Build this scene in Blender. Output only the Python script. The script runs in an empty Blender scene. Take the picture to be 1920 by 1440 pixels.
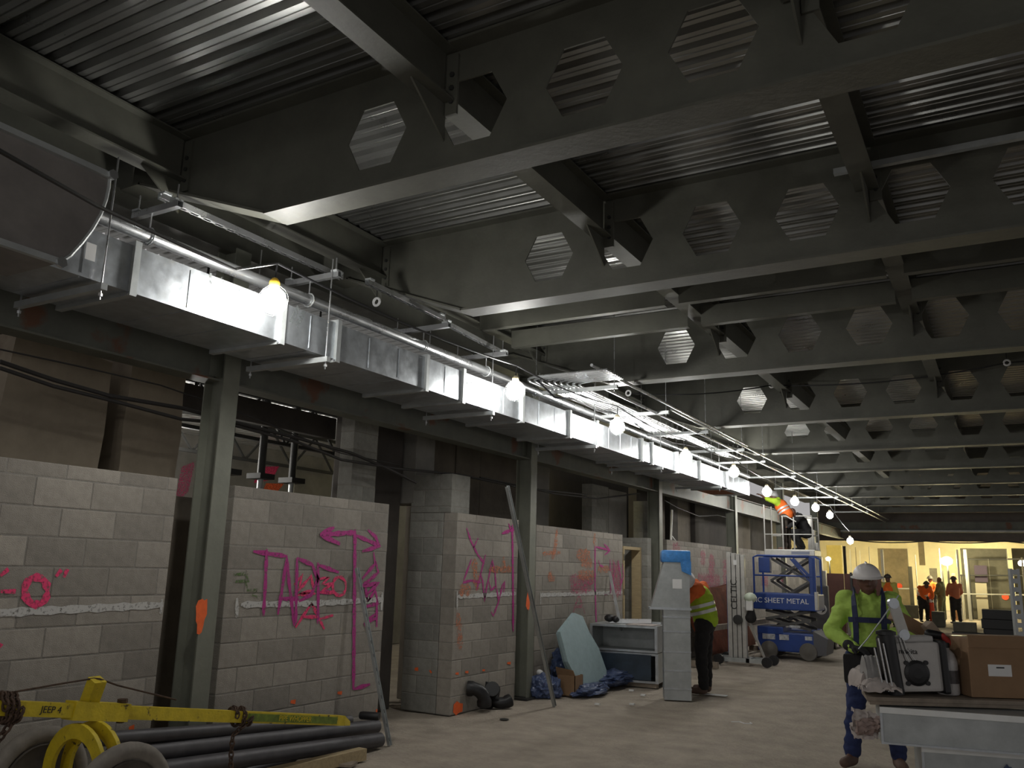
import bpy, bmesh, math, random
from mathutils import Vector, Matrix, noise
random.seed(7)
SC = bpy.context.scene; COL = SC.collection
PI = math.pi
# ------------------------------------------------------------------ camera
F_PX = 1583.0
def _n(v): return Vector(v).normalized()
_Y = _n((1890-960, -(1088-720), -F_PX)); _X = _n((2860, 265, F_PX)); _X = (_X - _Y*_X.dot(_Y)).normalized(); _Z = _X.cross(_Y)
ROT = Matrix((_X, _Y, _Z))          # rows: world axes seen in camera space -> camera to world
EYE = Vector((0, 0, 1.6))
cam_d = bpy.data.cameras.new('camera'); cam_d.sensor_width = 36; cam_d.lens = F_PX/1920*36; cam_d.clip_start = .05; cam_d.clip_end = 300
cam = bpy.data.objects.new('camera', cam_d); COL.objects.link(cam)
cam.matrix_world = Matrix.Translation(EYE) @ ROT.to_4x4()
SC.camera = cam
# ------------------------------------------------------------------ world, exposure
W = bpy.data.worlds.new('world'); SC.world = W; W.use_nodes = True
bgn = W.node_tree.nodes['Background']; bgn.inputs[0].default_value = (.80, .78, .78, 1); bgn.inputs[1].default_value = 0.25
SC.view_settings.view_transform = 'Standard'; SC.view_settings.look = 'None'; SC.view_settings.gamma = 1
SC.view_settings.use_curve_mapping = False; SC.view_settings.exposure = 1.0
LAMP_E = 88.0      # string lamp globe emission
FAR_E = 190.0      # work lamps of the far area
def at(px, py, **k):
    """point of the place measured at a pixel, on a plane x=, y=, z= or at a depth d="""
    r = ROT @ _n((px-960, -(py-720), -F_PX))
    (a, v), = k.items()
    if a == 'd': return EYE + r*(v/-((ROT.transposed() @ r).z))
    i = 'xyz'.index(a); return EYE + r*((v-EYE[i])/r[i])
# ------------------------------------------------------------------ materials
MATS = {}
def mat(name, col, rough=.7, metal=0, var=.0, scale=8, bump=0, bscale=60, emit=0, rand=0, col2=None, spec=None, stretch=None, alpha=None, rust=None, thr=.62):
    if name in MATS: return MATS[name]
    m = bpy.data.materials.new(name); m.use_nodes = True; nt = m.node_tree; N = nt.nodes; L = nt.links
    b = N['Principled BSDF']; b.inputs['Roughness'].default_value = rough; b.inputs['Metallic'].default_value = metal
    if spec is not None: b.inputs['Specular IOR Level'].default_value = spec
    c = list(col)+[1]; b.inputs['Base Color'].default_value = c
    tc = N.new('ShaderNodeTexCoord'); vec = tc.outputs['Object']
    if stretch:
        mp = N.new('ShaderNodeMapping'); mp.inputs['Scale'].default_value = stretch; L.new(vec, mp.inputs[0]); vec = mp.outputs[0]
    last = None
    if var or col2 or rust:
        nz = N.new('ShaderNodeTexNoise'); nz.inputs['Scale'].default_value = scale; nz.inputs['Detail'].default_value = 6; nz.inputs['Roughness'].default_value = .65
        L.new(vec, nz.inputs['Vector'])
        cr = N.new('ShaderNodeValToRGB'); e = cr.color_ramp.elements
        lo = [x*(1-var) for x in col]+[1]; hi = ([x*(1+var) for x in col] if not col2 else list(col2))+[1]
        e[0].position = .32; e[1].position = .68; e[0].color = lo; e[1].color = hi
        L.new(nz.outputs['Fac'], cr.inputs[0]); last = cr.outputs[0]
        if metal > .3:
            mr = N.new('ShaderNodeMapRange'); mr.inputs[3].default_value = max(.05, rough-.12); mr.inputs[4].default_value = rough+.14
            L.new(nz.outputs['Fac'], mr.inputs[0]); L.new(mr.outputs[0], b.inputs['Roughness'])
    if rust:
        n2 = N.new('ShaderNodeTexNoise'); n2.inputs['Scale'].default_value = rust[3]; n2.inputs['Detail'].default_value = 8; L.new(vec, n2.inputs['Vector'])
        c2 = N.new('ShaderNodeValToRGB'); e = c2.color_ramp.elements; e[0].position = thr; e[1].position = thr+.06; e[0].color = (0,0,0,1); e[1].color = (1,1,1,1)
        L.new(n2.outputs['Fac'], c2.inputs[0]); mx = N.new('ShaderNodeMix'); mx.data_type = 'RGBA'
        L.new(c2.outputs[0], mx.inputs[0]); L.new(last, mx.inputs[6]); mx.inputs[7].default_value = list(rust[:3])+[1]; last = mx.outputs[2]
    if rand:
        oi = N.new('ShaderNodeObjectInfo'); mr = N.new('ShaderNodeMapRange'); mr.inputs[3].default_value = 1-rand; mr.inputs[4].default_value = 1+rand
        L.new(oi.outputs['Random'], mr.inputs[0]); mx = N.new('ShaderNodeMix'); mx.data_type = 'RGBA'; mx.blend_type = 'MULTIPLY'; mx.inputs[0].default_value = 1
        if last: L.new(last, mx.inputs[6])
        else: mx.inputs[6].default_value = c
        L.new(mr.outputs[0], mx.inputs[7]); last = mx.outputs[2]
    if last: L.new(last, b.inputs['Base Color'])
    if bump:
        nb = N.new('ShaderNodeTexNoise'); nb.inputs['Scale'].default_value = bscale; nb.inputs['Detail'].default_value = 5; L.new(vec, nb.inputs['Vector'])
        bp = N.new('ShaderNodeBump'); bp.inputs['Strength'].default_value = bump; bp.inputs['Distance'].default_value = .02; L.new(nb.outputs['Fac'], bp.inputs['Height']); L.new(bp.outputs[0], b.inputs['Normal'])
    if emit: b.inputs['Emission Color'].default_value = c; b.inputs['Emission Strength'].default_value = emit
    if alpha:   # spray paint: ragged, thin cover
        na = N.new('ShaderNodeTexNoise'); na.inputs['Scale'].default_value = 55; na.inputs['Detail'].default_value = 4; L.new(tc.outputs['Object'], na.inputs['Vector'])
        ma = N.new('ShaderNodeMapRange'); ma.inputs[1].default_value = alpha-.12; ma.inputs[2].default_value = alpha+.12; L.new(na.outputs['Fac'], ma.inputs[0]); L.new(ma.outputs[0], b.inputs['Alpha'])
    MATS[name] = m; return m
steel = mat('primed_steel', (.094,.094,.076), .55, 0, .18, 3, .08, 30)
steel_col = mat('column_steel', (.175,.18,.145), .5, 0, .15, 3, .08, 30, rust=(.05,.035,.025,2.5), thr=.66)
steel_edge = mat('girder_steel', (.115,.118,.095), .55, 0, .2, 3, .1, 30, rust=(.14,.06,.028,2.2), thr=.6)
dsteel = mat('dark_steel', (.035,.035,.033), .6, .2, .2, 5)
galv = mat('galvanised_sheet', (.52,.55,.58), .34, .85, .16, 9, .05, 18)
galv_dull = mat('dull_galvanised', (.42,.44,.44), .48, .5, .15, 6)
deckm = mat('galvanised_deck', (.33,.33,.315), .30, .85, .10, 1.4, .012, 5)
emt = mat('conduit_metal', (.62,.63,.64), .28, .9, .06, 5)
cmu = mat('concrete_block', (.285,.26,.225), .9, 0, .13, 14, .35, 160, rand=.2)
cmu_b = mat('grey_block', (.25,.245,.22), .9, 0, .14, 14, .35, 160, rand=.2)
mortar = mat('mortar', (.24,.225,.20), .95, 0, .1, 20, .3, 120)
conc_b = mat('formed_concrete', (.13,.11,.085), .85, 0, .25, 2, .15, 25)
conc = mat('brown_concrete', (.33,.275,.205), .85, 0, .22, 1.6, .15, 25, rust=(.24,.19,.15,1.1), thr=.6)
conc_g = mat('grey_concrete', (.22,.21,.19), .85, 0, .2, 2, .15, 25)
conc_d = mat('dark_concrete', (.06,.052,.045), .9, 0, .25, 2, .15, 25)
dirt = mat('dirt_floor', (.36,.31,.25), .95, 0, .16, 2.6, .9, 26, col2=(.45,.39,.32))
yellow = mat('worn_yellow_paint', (.60,.46,.02), .5, 0, .15, 12, .1, 60, rust=(.07,.05,.02,18), thr=.63)
rustm = mat('rusty_iron', (.075,.045,.03), .85, .2, .4, 25, .3, 80)
rubber = mat('grey_rubber', (.20,.18,.155), .85, 0, .2, 12)
blackp = mat('black_plastic', (.012,.012,.013), .45)
pipe_m = mat('black_iron_pipe', (.085,.082,.088), .5, .3, .2, 8)
wood = mat('pale_lumber', (.42,.33,.19), .75, 0, .16, 6, .1, 40, stretch=(1,8,8))
plym = mat('worn_plywood', (.25,.205,.16), .8, 0, .3, 7, .1, 40)
mag = mat('magenta_spray_paint', (.42,.03,.22), .7, alpha=.36)
pink = mat('pink_spray_paint', (.80,.05,.17), .7, alpha=.40)
pinkf = mat('faded_pink_paint', (.55,.06,.18), .7, alpha=.56)
orange = mat('orange_spray_paint', (.85,.14,.04), .7, alpha=.42)
orangef = mat('faded_orange_paint', (.62,.20,.09), .7, alpha=.54)
green_p = mat('green_spray_paint', (.09,.16,.04), .7, alpha=.5)
white_p = mat('white_paint', (.50,.49,.47), .8, alpha=.36)
blue_pl = mat('blue_plastic_film', (.06,.085,.17), .35, 0, .35, 14, .3, 30)
blue_tp = mat('bright_blue_film', (.05,.22,.55), .4, 0, .2, 20, .3, 30)
blue_pt = mat('blue_machine_paint', (.018,.055,.25), .45, 0, .15, 6)
white_pt = mat('white_marking', (.75,.75,.74), .6)
black_pt = mat('black_marking', (.02,.02,.02), .6)
alum = mat('aluminium_mast', (.50,.49,.46), .45, .5, .12, 10)
card = mat('brown_cardboard', (.27,.165,.09), .85, 0, .08, 8)
foam = mat('pale_blue_board', (.30,.40,.42), .6, 0, .08, 10, .15, 10)
hiviz = mat('lime_hoodie_fabric', (.44,.64,.12), .85, 0, .12, 9, .4, 22)
hiviz_d = mat('lime_vest_fabric', (.38,.55,.03), .85, 0, .1, 9)
orangev = mat('orange_vest_fabric', (.85,.16,.02), .8, 0, .1, 9)
reflect = mat('silver_tape', (.62,.62,.60), .4, .3)
navy = mat('navy_webbing', (.012,.018,.07), .7)
denim = mat('blue_denim', (.022,.035,.11), .9, 0, .3, 9, .3, 30)
darkcl = mat('dark_workwear', (.018,.017,.018), .9, 0, .3, 9)
browncl = mat('brown_work_trousers', (.07,.055,.045), .9, 0, .2, 9)
skin = mat('brown_skin', (.13,.06,.04), .55, 0, .1, 20)
leather = mat('tan_boot_leather', (.13,.08,.06), .7, 0, .2, 14)
hat_w = mat('white_hard_hat', (.78,.75,.74), .35)
brownpl = mat('brown_wrapped_sheet', (.085,.024,.012), .8, 0, .35, 5, .3, 9, spec=.08)
barrier = mat('maroon_plywood', (.075,.028,.02), .75, 0, .15, 4)
cream = mat('cream_drywall', (.62,.56,.36), .8, 0, .06, 3)
rag = mat('dusty_white_cloth', (.52,.46,.43), .9, 0, .15, 9, .3, 25)
glassy = mat('clear_bottle_plastic', (.45,.43,.42), .25, 0, .25, 12)
redp = mat('red_plastic', (.5,.05,.04), .5)
lampw = mat('lamp_glow', (1,.985,.94), .5, emit=LAMP_E)
lampf = mat('warm_lamp_glow', (1,.88,.52), .5, emit=FAR_E)
yel_pl = mat('yellow_socket_plastic', (.9,.55,.05), .5)
# ------------------------------------------------------------------ mesh helpers
WL = {}
class MB:
    def __init__(s): s.v = []; s.f = []; s.T = None
    def _a(s, vs, fs):
        b = len(s.v); s.v += [tuple(s.T @ Vector(p)) if s.T else tuple(p) for p in vs]; s.f += [tuple(i+b for i in f) for f in fs]; return s
    def box(s, x0,x1,y0,y1,z0,z1):
        return s._a([(x0,y0,z0),(x1,y0,z0),(x1,y1,z0),(x0,y1,z0),(x0,y0,z1),(x1,y0,z1),(x1,y1,z1),(x0,y1,z1)],
                    [(0,3,2,1),(4,5,6,7),(0,1,5,4),(1,2,6,5),(2,3,7,6),(3,0,4,7)])
    def cbox(s, x0,x1,y0,y1,z0,z1,c=.01):   # chamfered box
        bm = bmesh.new(); bmesh.ops.create_cube(bm, size=1)
        for v in bm.verts: v.co = Vector(((x0+x1)/2+v.co.x*(x1-x0), (y0+y1)/2+v.co.y*(y1-y0), (z0+z1)/2+v.co.z*(z1-z0)))
        bmesh.ops.bevel(bm, geom=bm.edges[:], offset=c, segments=2, affect='EDGES', profile=.6); return s.bm(bm)
    def bm(s, bm):
        bm.verts.index_update(); s._a([v.co[:] for v in bm.verts], [[v.index for v in f.verts] for f in bm.faces]); bm.free(); return s
    def hexa(s, p):  # 8 points bottom4, top4
        return s._a(p, [(0,3,2,1),(4,5,6,7),(0,1,5,4),(1,2,6,5),(2,3,7,6),(3,0,4,7)])
    def bar(s, a, b, w, h, up=(0,0,1)):
        a = Vector(a); b = Vector(b); d = (b-a).normalized(); u = Vector(up)
        if abs(d.dot(u)) > .98: u = Vector((1,0,0))
        r = d.cross(u).normalized(); u = r.cross(d); r *= w/2; u *= h/2
        return s.hexa([a-r-u, a+r-u, b+r-u, b-r-u, a-r+u, a+r+u, b+r+u, b-r+u])
    def tube(s, pts, r, n=8, cap=True):
        pts = [Vector(p) for p in pts]; rs = r if isinstance(r, (list,tuple)) else [r]*len(pts); rings = []; prev = None
        for i, p in enumerate(pts):
            d = (pts[min(i+1,len(pts)-1)]-pts[max(i-1,0)]).normalized()
            if prev is None: u = Vector((0,0,1)) if abs(d.z) < .9 else Vector((1,0,0)); u = (u-d*u.dot(d)).normalized()
            else: u = prev-d*prev.dot(d); u = u.normalized() if u.length > 1e-5 else d.orthogonal().normalized()
            prev = u; w = d.cross(u); rings.append([p+(u*math.cos(2*PI*k/n)+w*math.sin(2*PI*k/n))*rs[i] for k in range(n)])
        vs = [q for R_ in rings for q in R_]; m = len(rings)
        fs = [(i*n+k, i*n+(k+1)%n, (i+1)*n+(k+1)%n, (i+1)*n+k) for i in range(m-1) for k in range(n)]
        if cap: fs += [tuple(range(n))[::-1], tuple(range((m-1)*n, m*n))]
        return s._a(vs, fs)
    def lathe(s, c, prof, axis=(0,0,1), n=20):
        c = Vector(c); a = Vector(axis).normalized(); u = a.orthogonal().normalized(); w = a.cross(u); vs = []; m = len(prof)
        for r, h in prof: vs += [c+a*h+(u*math.cos(2*PI*k/n)+w*math.sin(2*PI*k/n))*r for k in range(n)]
        fs = [(i*n+k, i*n+(k+1)%n, (i+1)*n+(k+1)%n, (i+1)*n+k) for i in range(m-1) for k in range(n)]
        fs += [tuple(range(n))[::-1], tuple(range((m-1)*n, m*n))]; return s._a(vs, fs)
    def ball(s, c, r, sx=1, sy=1, sz=1, sub=2, rot=None):
        bm = bmesh.new(); bmesh.ops.create_icosphere(bm, subdivisions=sub, radius=r)
        for v in bm.verts:
            q = Vector((v.co.x*sx, v.co.y*sy, v.co.z*sz))
            if rot: q = rot @ q
            v.co = q+Vector(c)
        return s.bm(bm)
    def cap(s, a, b, ra, rb, n=12):     # tapered capsule
        a = Vector(a); b = Vector(b); L = (b-a).length
        if L < 1e-6: return s.ball(a, ra)
        d = (b-a)/L; pr = []
        for k in range(5): t = PI/2*(1-k/4); pr.append((ra*math.cos(t)+1e-4, -ra*math.sin(t)))
        for k in range(5): t = PI/2*k/4; pr.append((rb*math.cos(t)+1e-4, L+rb*math.sin(t)))
        return s.lathe(a, pr, d, n)
    def prism(s, poly, fr, d):  # poly: 2D list, fr: function(2D)->3D, d: extrusion vector
        d = Vector(d); a = [Vector(fr(*p)) for p in poly]; n = len(a)
        return s._a(a+[p+d for p in a], [tuple(range(n))[::-1], tuple(range(n, 2*n))]+[(i,(i+1)%n,(i+1)%n+n,i+n) for i in range(n)])
    def ibeam(s, a, b, w, h, tf=.014, tw=.01, up=(0,0,1)):    # a,b: bottom centre line
        a = Vector(a); b = Vector(b); d = (b-a).normalized(); u = Vector(up); u = (u-d*u.dot(d)).normalized()
        o = u*(tf/2); s.bar(a+o, b+o, w, tf, u); s.bar(a+u*h-o, b+u*h-o, w, tf, u); s.bar(a+u*(h/2), b+u*(h/2), tw, h-2*tf, u); return s
    def obj(s, name, m, parent=None, label=None, smooth=False, cat=None, group=None, kind=None, bev=0):
        me = bpy.data.meshes.new(name)
        if parent is not None: o0 = WL[parent.name]
        else:
            xs, ys, zs = zip(*s.v); o0 = Vector(((min(xs)+max(xs))/2, (min(ys)+max(ys))/2, min(zs)))
        me.from_pydata([(p[0]-o0.x, p[1]-o0.y, p[2]-o0.z) for p in s.v], [], s.f); me.materials.append(m)
        bm = bmesh.new(); bm.from_mesh(me); bmesh.ops.recalc_face_normals(bm, faces=bm.faces[:]); bm.to_mesh(me); bm.free()
        if smooth: me.shade_smooth(); me.set_sharp_from_angle(angle=.8)
        o = bpy.data.objects.new(name, me); COL.objects.link(o)
        if parent is not None: o.parent = parent
        else: o.location = o0
        WL[o.name] = o0
        tag(o, label, cat, group, kind); return o
def tag(o, label=None, cat=None, group=None, kind=None):
    if label: o['label'] = label
    if cat: o['category'] = cat
    if group: o['group'] = group
    if kind: o['kind'] = kind
    return o
def thing(name, label, cat, loc, group=None, kind=None):
    o = bpy.data.objects.new(name, None); COL.objects.link(o); o.location = loc; WL[o.name] = Vector(loc); o.empty_display_size = .1
    return tag(o, label, cat, group, kind)
def copy_tree(o, loc, label, group=None):
    c = o.copy(); COL.objects.link(c); c.location = loc; WL[c.name] = Vector(loc); c['label'] = label
    if group: c['group'] = group
    def rec(src, dst):
        for ch in src.children:
            k = ch.copy(); COL.objects.link(k); k.parent = dst; WL[k.name] = Vector(loc); rec(ch, k)
    rec(o, c); return c
def text(body, name, m, parent, o, ex, ey, size, depth=.002, label=None):
    """lettering: origin o, reading direction ex, up direction ey"""
    cu = bpy.data.curves.new(name, 'FONT'); cu.body = body; cu.size = size; cu.extrude = depth/2; cu.align_x = 'CENTER'; cu.align_y = 'CENTER'
    t = bpy.data.objects.new(name, cu); COL.objects.link(t); dg = bpy.context.evaluated_depsgraph_get(); dg.update()
    me = bpy.data.meshes.new_from_object(t.evaluated_get(dg)); bpy.data.objects.remove(t); bpy.data.curves.remove(cu)
    ex = Vector(ex).normalized(); ey = Vector(ey).normalized(); ez = ex.cross(ey); M3 = Matrix((ex, ey, ez)).transposed(); o = Vector(o)-WL[parent.name]
    for v in me.vertices: v.co = M3 @ v.co + o
    me.materials.clear(); me.materials.append(m); ob = bpy.data.objects.new(name, me); COL.objects.link(ob); ob.parent = parent; WL[ob.name] = WL[parent.name]
    return tag(ob, label)
def remesh(mb, voxel, name, m, parent=None, wrinkle=0, label=None, cat=None, smooth_it=3, group=None):
    """unite overlapping capsules into ONE continuous surface"""
    me = bpy.data.meshes.new(name); me.from_pydata(mb.v, [], mb.f)
    t = bpy.data.objects.new(name+'_tmp', me); COL.objects.link(t)
    md = t.modifiers.new('r', 'REMESH'); md.mode = 'VOXEL'; md.voxel_size = voxel
    sm = t.modifiers.new('s', 'SMOOTH'); sm.iterations = smooth_it; sm.factor = .5
    dg = bpy.context.evaluated_depsgraph_get(); dg.update(); m2 = bpy.data.meshes.new_from_object(t.evaluated_get(dg))
    bpy.data.objects.remove(t); bpy.data.meshes.remove(me); m2.name = name
    if wrinkle:
        no = [v.normal.copy() for v in m2.vertices]
        for v, n_ in zip(m2.vertices, no):
            p = v.co; v.co = p + n_*wrinkle*(noise.noise(Vector((p.x*9, p.y*9, p.z*16)))+.5*noise.noise(Vector((p.x*20+5, p.y*20, p.z*30))))
    m2.materials.clear(); m2.materials.append(m); m2.shade_smooth()
    if parent is not None: o0 = WL[parent.name]
    else:
        xs = [v.co.x for v in m2.vertices]; ys = [v.co.y for v in m2.vertices]; zs = [v.co.z for v in m2.vertices]
        o0 = Vector(((min(xs)+max(xs))/2, (min(ys)+max(ys))/2, min(zs)))
    m2.transform(Matrix.Translation(-o0))
    o = bpy.data.objects.new(name, m2); COL.objects.link(o)
    if parent is not None: o.parent = parent
    else: o.location = o0
    WL[o.name] = o0; return tag(o, label, cat, group)
# ------------------------------------------------------------------ floor
def ground(x, y): return .0
fl = MB(); nx, ny = 60, 110; X0, X1, Y0, Y1 = -14, 9, -4, 50
for j in range(ny+1):
    for i in range(nx+1):
        x = X0+(X1-X0)*i/nx; y = Y0+(Y1-Y0)*j/ny
        fl.v.append((x, y, -.012+.012*noise.noise(Vector((x*.7, y*.7, 0)))))
fl.f = [(j*(nx+1)+i, j*(nx+1)+i+1, (j+1)*(nx+1)+i+1, (j+1)*(nx+1)+i) for j in range(ny) for i in range(nx)]
fl.obj('floor', dirt, smooth=True, kind='structure', label='dusty brown compacted dirt floor')
# ------------------------------------------------------------------ ceiling: corrugated steel deck in sheets, ribs across the hall
ceil = thing('ceiling', 'corrugated galvanised steel deck ceiling', None, (0, 16, 4.54), kind='structure')
PIT = .152
def deck_sheet(x0, x1, y0, n, z, parent, m=deckm, name='deck_sheet'):
    mb = MB(); prof = []
    for i in range(n):
        y = y0+i*PIT; prof += [(y, z+.045), (y+.032, z+.045), (y+.048, z), (y+.085, z), (y+.088, z+.006), (y+.096, z+.006), (y+.099, z), (y+PIT-.016, z)]
    prof.append((y0+n*PIT, z+.045)); c = len(prof)
    for x in (x0, x1):
        for (y, zz) in prof: mb.v.append((x, y, zz))
    mb.f = [(i, i+1, c+i+1, c+i) for i in range(c-1)]
    mb._a([(x0, y0, z+.075), (x1, y0, z+.075), (x1, y0+n*PIT, z+.075), (x0, y0+n*PIT, z+.075)], [(0, 1, 2, 3)])
    return mb.obj(name, m, parent)
y = -4.0; k = 0
while y < 37:
    z = 4.545+(k % 2)*.004
    xs = [-7.1, -2.60, 1.36, 9.0]
    for a, b in zip(xs[:-1], xs[1:]): deck_sheet(a-.03, b+.03, y, 6, z+.0015*xs.index(a), ceil)
    y += 6*PIT; k += 1
# ------------------------------------------------------------------ cellular beams across the hall
BY = [-2.2, .55, 3.63, 5.9, 9.09, 12.5, 15.7, 18.9, 22.1, 25.3, 28.5, 31.7]
ZB, ZT, HC, HH = 3.76, 4.53, 4.13, .20
def cell_web(mb, x0, x1, cx, y, z0, z1, t=.012):
    h = [(cx-.225, HC), (cx-.12, HC+HH), (cx+.12, HC+HH), (cx+.225, HC), (cx+.12, HC-HH), (cx-.12, HC-HH)]   # L TL TR R BR BL
    R_ = [(x0, z0), (x1, z0), (x1, z1), (x0, z1), (x0, HC), (x1, HC)]
    p = h+R_; n = len(p); fs = [(6,7,4,5), (9,1,2,8), (6,5,0,10), (10,0,1,9), (7,11,3,4), (11,8,2,3)]
    vs = [(a, y-t/2, b) for a, b in p]+[(a, y+t/2, b) for a, b in p]
    ff = fs+[tuple(i+n for i in f) for f in fs]+[(i, (i+1) % 6, (i+1) % 6+n, i+n) for i in range(6)]
    mb._a(vs, ff)
def beam(y, idx):
    r = thing('cellular_beam', BEAML[idx], 'beam', (-5.3, y, 3.76), 'cellular roof beams')
    w = MB(); x = -2.755
    taper = [(-5.42, 4.24), (-5.2, 4.24), (-3.9, ZB), (-3.445, ZB), (-3.445, ZT), (-5.42, ZT)]
    w.prism(taper, lambda a, b: (a, y-.006, b), (0, .012, 0))
    cx = -3.10
    while cx < 8.2: cell_web(w, cx-.345, cx+.345, cx, y, ZB, ZT); cx += .69
    wb = w.obj('web', steel, r)
    X1_ = cx-.345
    f = MB(); f.box(-3.9, X1_, y-.105, y+.105, ZB-.016, ZB); f.bar((-5.21, y, 4.232), (-3.89, y, 3.752), .21, .016, (0, 0, 1)); f.box(-5.42, -5.19, y-.105, y+.105, 4.224, 4.24)
    f.obj('bottom_flange', steel, r)
    f = MB(); f.box(-5.42, X1_, y-.105, y+.105, ZT-.005, ZT+.012); f.obj('top_flange', steel, r)
    if y > 0 and y < 13:
        for sx in SEC[:4]:
            s = MB(); s.box(sx+.012, sx+.09, y-.024, y-.006, 4.12, 4.5)
            pl = s.obj('end_plate', steel, r)
            s = MB(); s.prism([(y-.34, 4.20), (y-.008, 3.97), (y-.008, 4.20)], lambda a, b: (sx-.006, a, b), (.012, 0, 0)); s.obj('gusset_plate', steel, r)
            for q in range(3): b = MB(); b.lathe((sx+.055, y-.024, 4.2+q*.085), [(.016, 0), (.016, .012)], (0, -1, 0), 6); b.obj('bolt', dsteel, pl)
SEC = [-4.86, -2.60, -.62, 1.36, 3.38, 5.4, 7.4]
_o = ['nearest', 'second', 'third', 'fourth', 'fifth', 'sixth', 'seventh', 'eighth', 'ninth', 'tenth']
BEAML = ['steel beam with hexagonal web holes behind the viewpoint', 'steel beam with hexagonal web holes straight overhead, above the frame']+['steel beam with hexagonal web holes, %s one across the hall counted from the camera' % q for q in _o]
for i, y in enumerate(BY): beam(y, i)
# girder along the column line at roof level, and secondary beams along the hall
g = MB(); g.ibeam((-5.53, -3, 4.11), (-5.53, 35, 4.11), .22, .43, .016, .012)
g.obj('roof_girder', steel, cat='beam', label='long steel roof girder over the column line above the sheet metal duct')
secl = ['secondary beam running just right of the duct line', 'secondary beam crossing above the middle of the picture', 'secondary beam running towards the upper right of the picture', 'secondary beam at the far right of the ceiling', 'secondary beam right of the frame', 'secondary beam further right of the frame', 'secondary beam furthest right']
for i, sx in enumerate(SEC):
    for a, b in zip(BY[:-1], BY[1:]):
        m = MB(); zb = 4.20
        m.ibeam((sx, a+.012, zb), (sx, b-.03, zb), .15, .33, .012, .009)
        k = BY.index(b)
        o = m.obj('secondary_beam', steel, cat='beam', group='secondary roof beams', label='short steel %s, bay before the %s cross beam' % (secl[i], _o[k-2] if k >= 2 else ('overhead' if k == 1 else 'rear')))
# infill channels in the third bay
for (yy, x0, x1, z, lb) in ((7.52, -4.79, -2.67, 4.12, 'nearer left'), (7.52, -2.53, -.69, 4.12, 'nearer middle'), (7.52, -.55, 1.29, 4.12, 'nearer right'), (8.22, -4.79, -2.67, 4.09, 'farther left'), (8.22, -2.53, -.69, 4.09, 'farther middle'), (8.22, -.55, 1.29, 4.09, 'farther right')):
    m = MB(); m.box(x0, x1, yy-.008, yy, z, z+.2); m.box(x0, x1, yy, yy+.075, z, z+.01); m.box(x0, x1, yy, yy+.075, z+.19, z+.2)
    m.obj('infill_channel', steel, cat='channel', group='infill channels in the third bay', label='shallow steel infill channel between cross beams two and three, %s one' % lb)
# ------------------------------------------------------------------ lower girder and columns of the left side
CY = [4.62, 9.76, 14.55, 19.55, 24.5, 29.5]
XC = -5.4
colL = ['nearest steel column with orange paint blotch beside the graffiti wall', 'second steel column with leaning strut beside it', 'third steel column behind the tall upright duct piece', 'fourth steel column beside the aluminium duct lift', 'fifth steel column behind the stepped lift mast', 'sixth steel column near the lit far area']
cols = []
for i, cy in enumerate(CY):
    t = thing('steel_column', colL[i], 'column', (XC, cy, 0), 'steel columns of the left line')
    m = MB(); m.box(XC+.10, XC+.112, cy-.08, cy+.08, .0, 4.11); m.obj('flange', steel_col, t)
    m = MB(); m.box(XC-.112, XC-.10, cy-.08, cy+.08, .0, 4.11); m.obj('flange', steel_col, t)
    m = MB(); m.box(XC-.10, XC+.10, cy-.005, cy+.005, .0, 4.11); m.obj('web', steel_col, t)
    m = MB(); m.box(XC-.17, XC+.17, cy-.17, cy+.17, 0, .02); m.obj('base_plate', dsteel, t)
    m = MB()
    for s in (-1, 1):
        m.box(XC-.006, XC+.006, cy+s*.012, cy+s*.14, 3.03, 3.28)
    m.obj('shear_plate', steel_col, t); cols.append(t)
ys = [-3]+CY+[35]
for a, b in zip(ys[:-1], ys[1:]):
    m = MB(); m.ibeam((XC, a+.09, 2.98), (XC, b-.09, 2.98), .19, .34, .014, .009)
    m.obj('column_girder', steel_edge, cat='beam', group='girders between the left columns', label='horizontal steel girder between columns at %s' % ('the near left edge of the picture', 'the first and second column', 'the second and third column', 'the third and fourth column', 'the fourth and fifth column', 'the fifth and sixth column', 'the far end')[ys.index(a)])
def blot(px, py, x, w, h, m, name, parent, ang=0):
    c = at(px, py, x=x); mb = MB(); n = 16; pts = []
    for k in range(n):
        a = 2*PI*k/n; rr = 1+.18*math.sin(3*a+px)+.1*math.sin(7*a+py); pts.append((w/2*math.cos(a)*rr, h/2*math.sin(a)*rr))
    mb.prism(pts, lambda p, q: (x, c.y+p, c.z+q), (.0015, 0, 0)); return mb.obj(name, m, parent)
blot(377, 1152, XC+.1125, .10, .26, mat('orange_marking', (.85,.14,.03), .7, 0, .1, 20), 'orange_marking', cols[0])
blot(990, 1127, XC+.1125, .09, .24, MATS['orange_marking'], 'orange_marking', cols[1])
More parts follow.
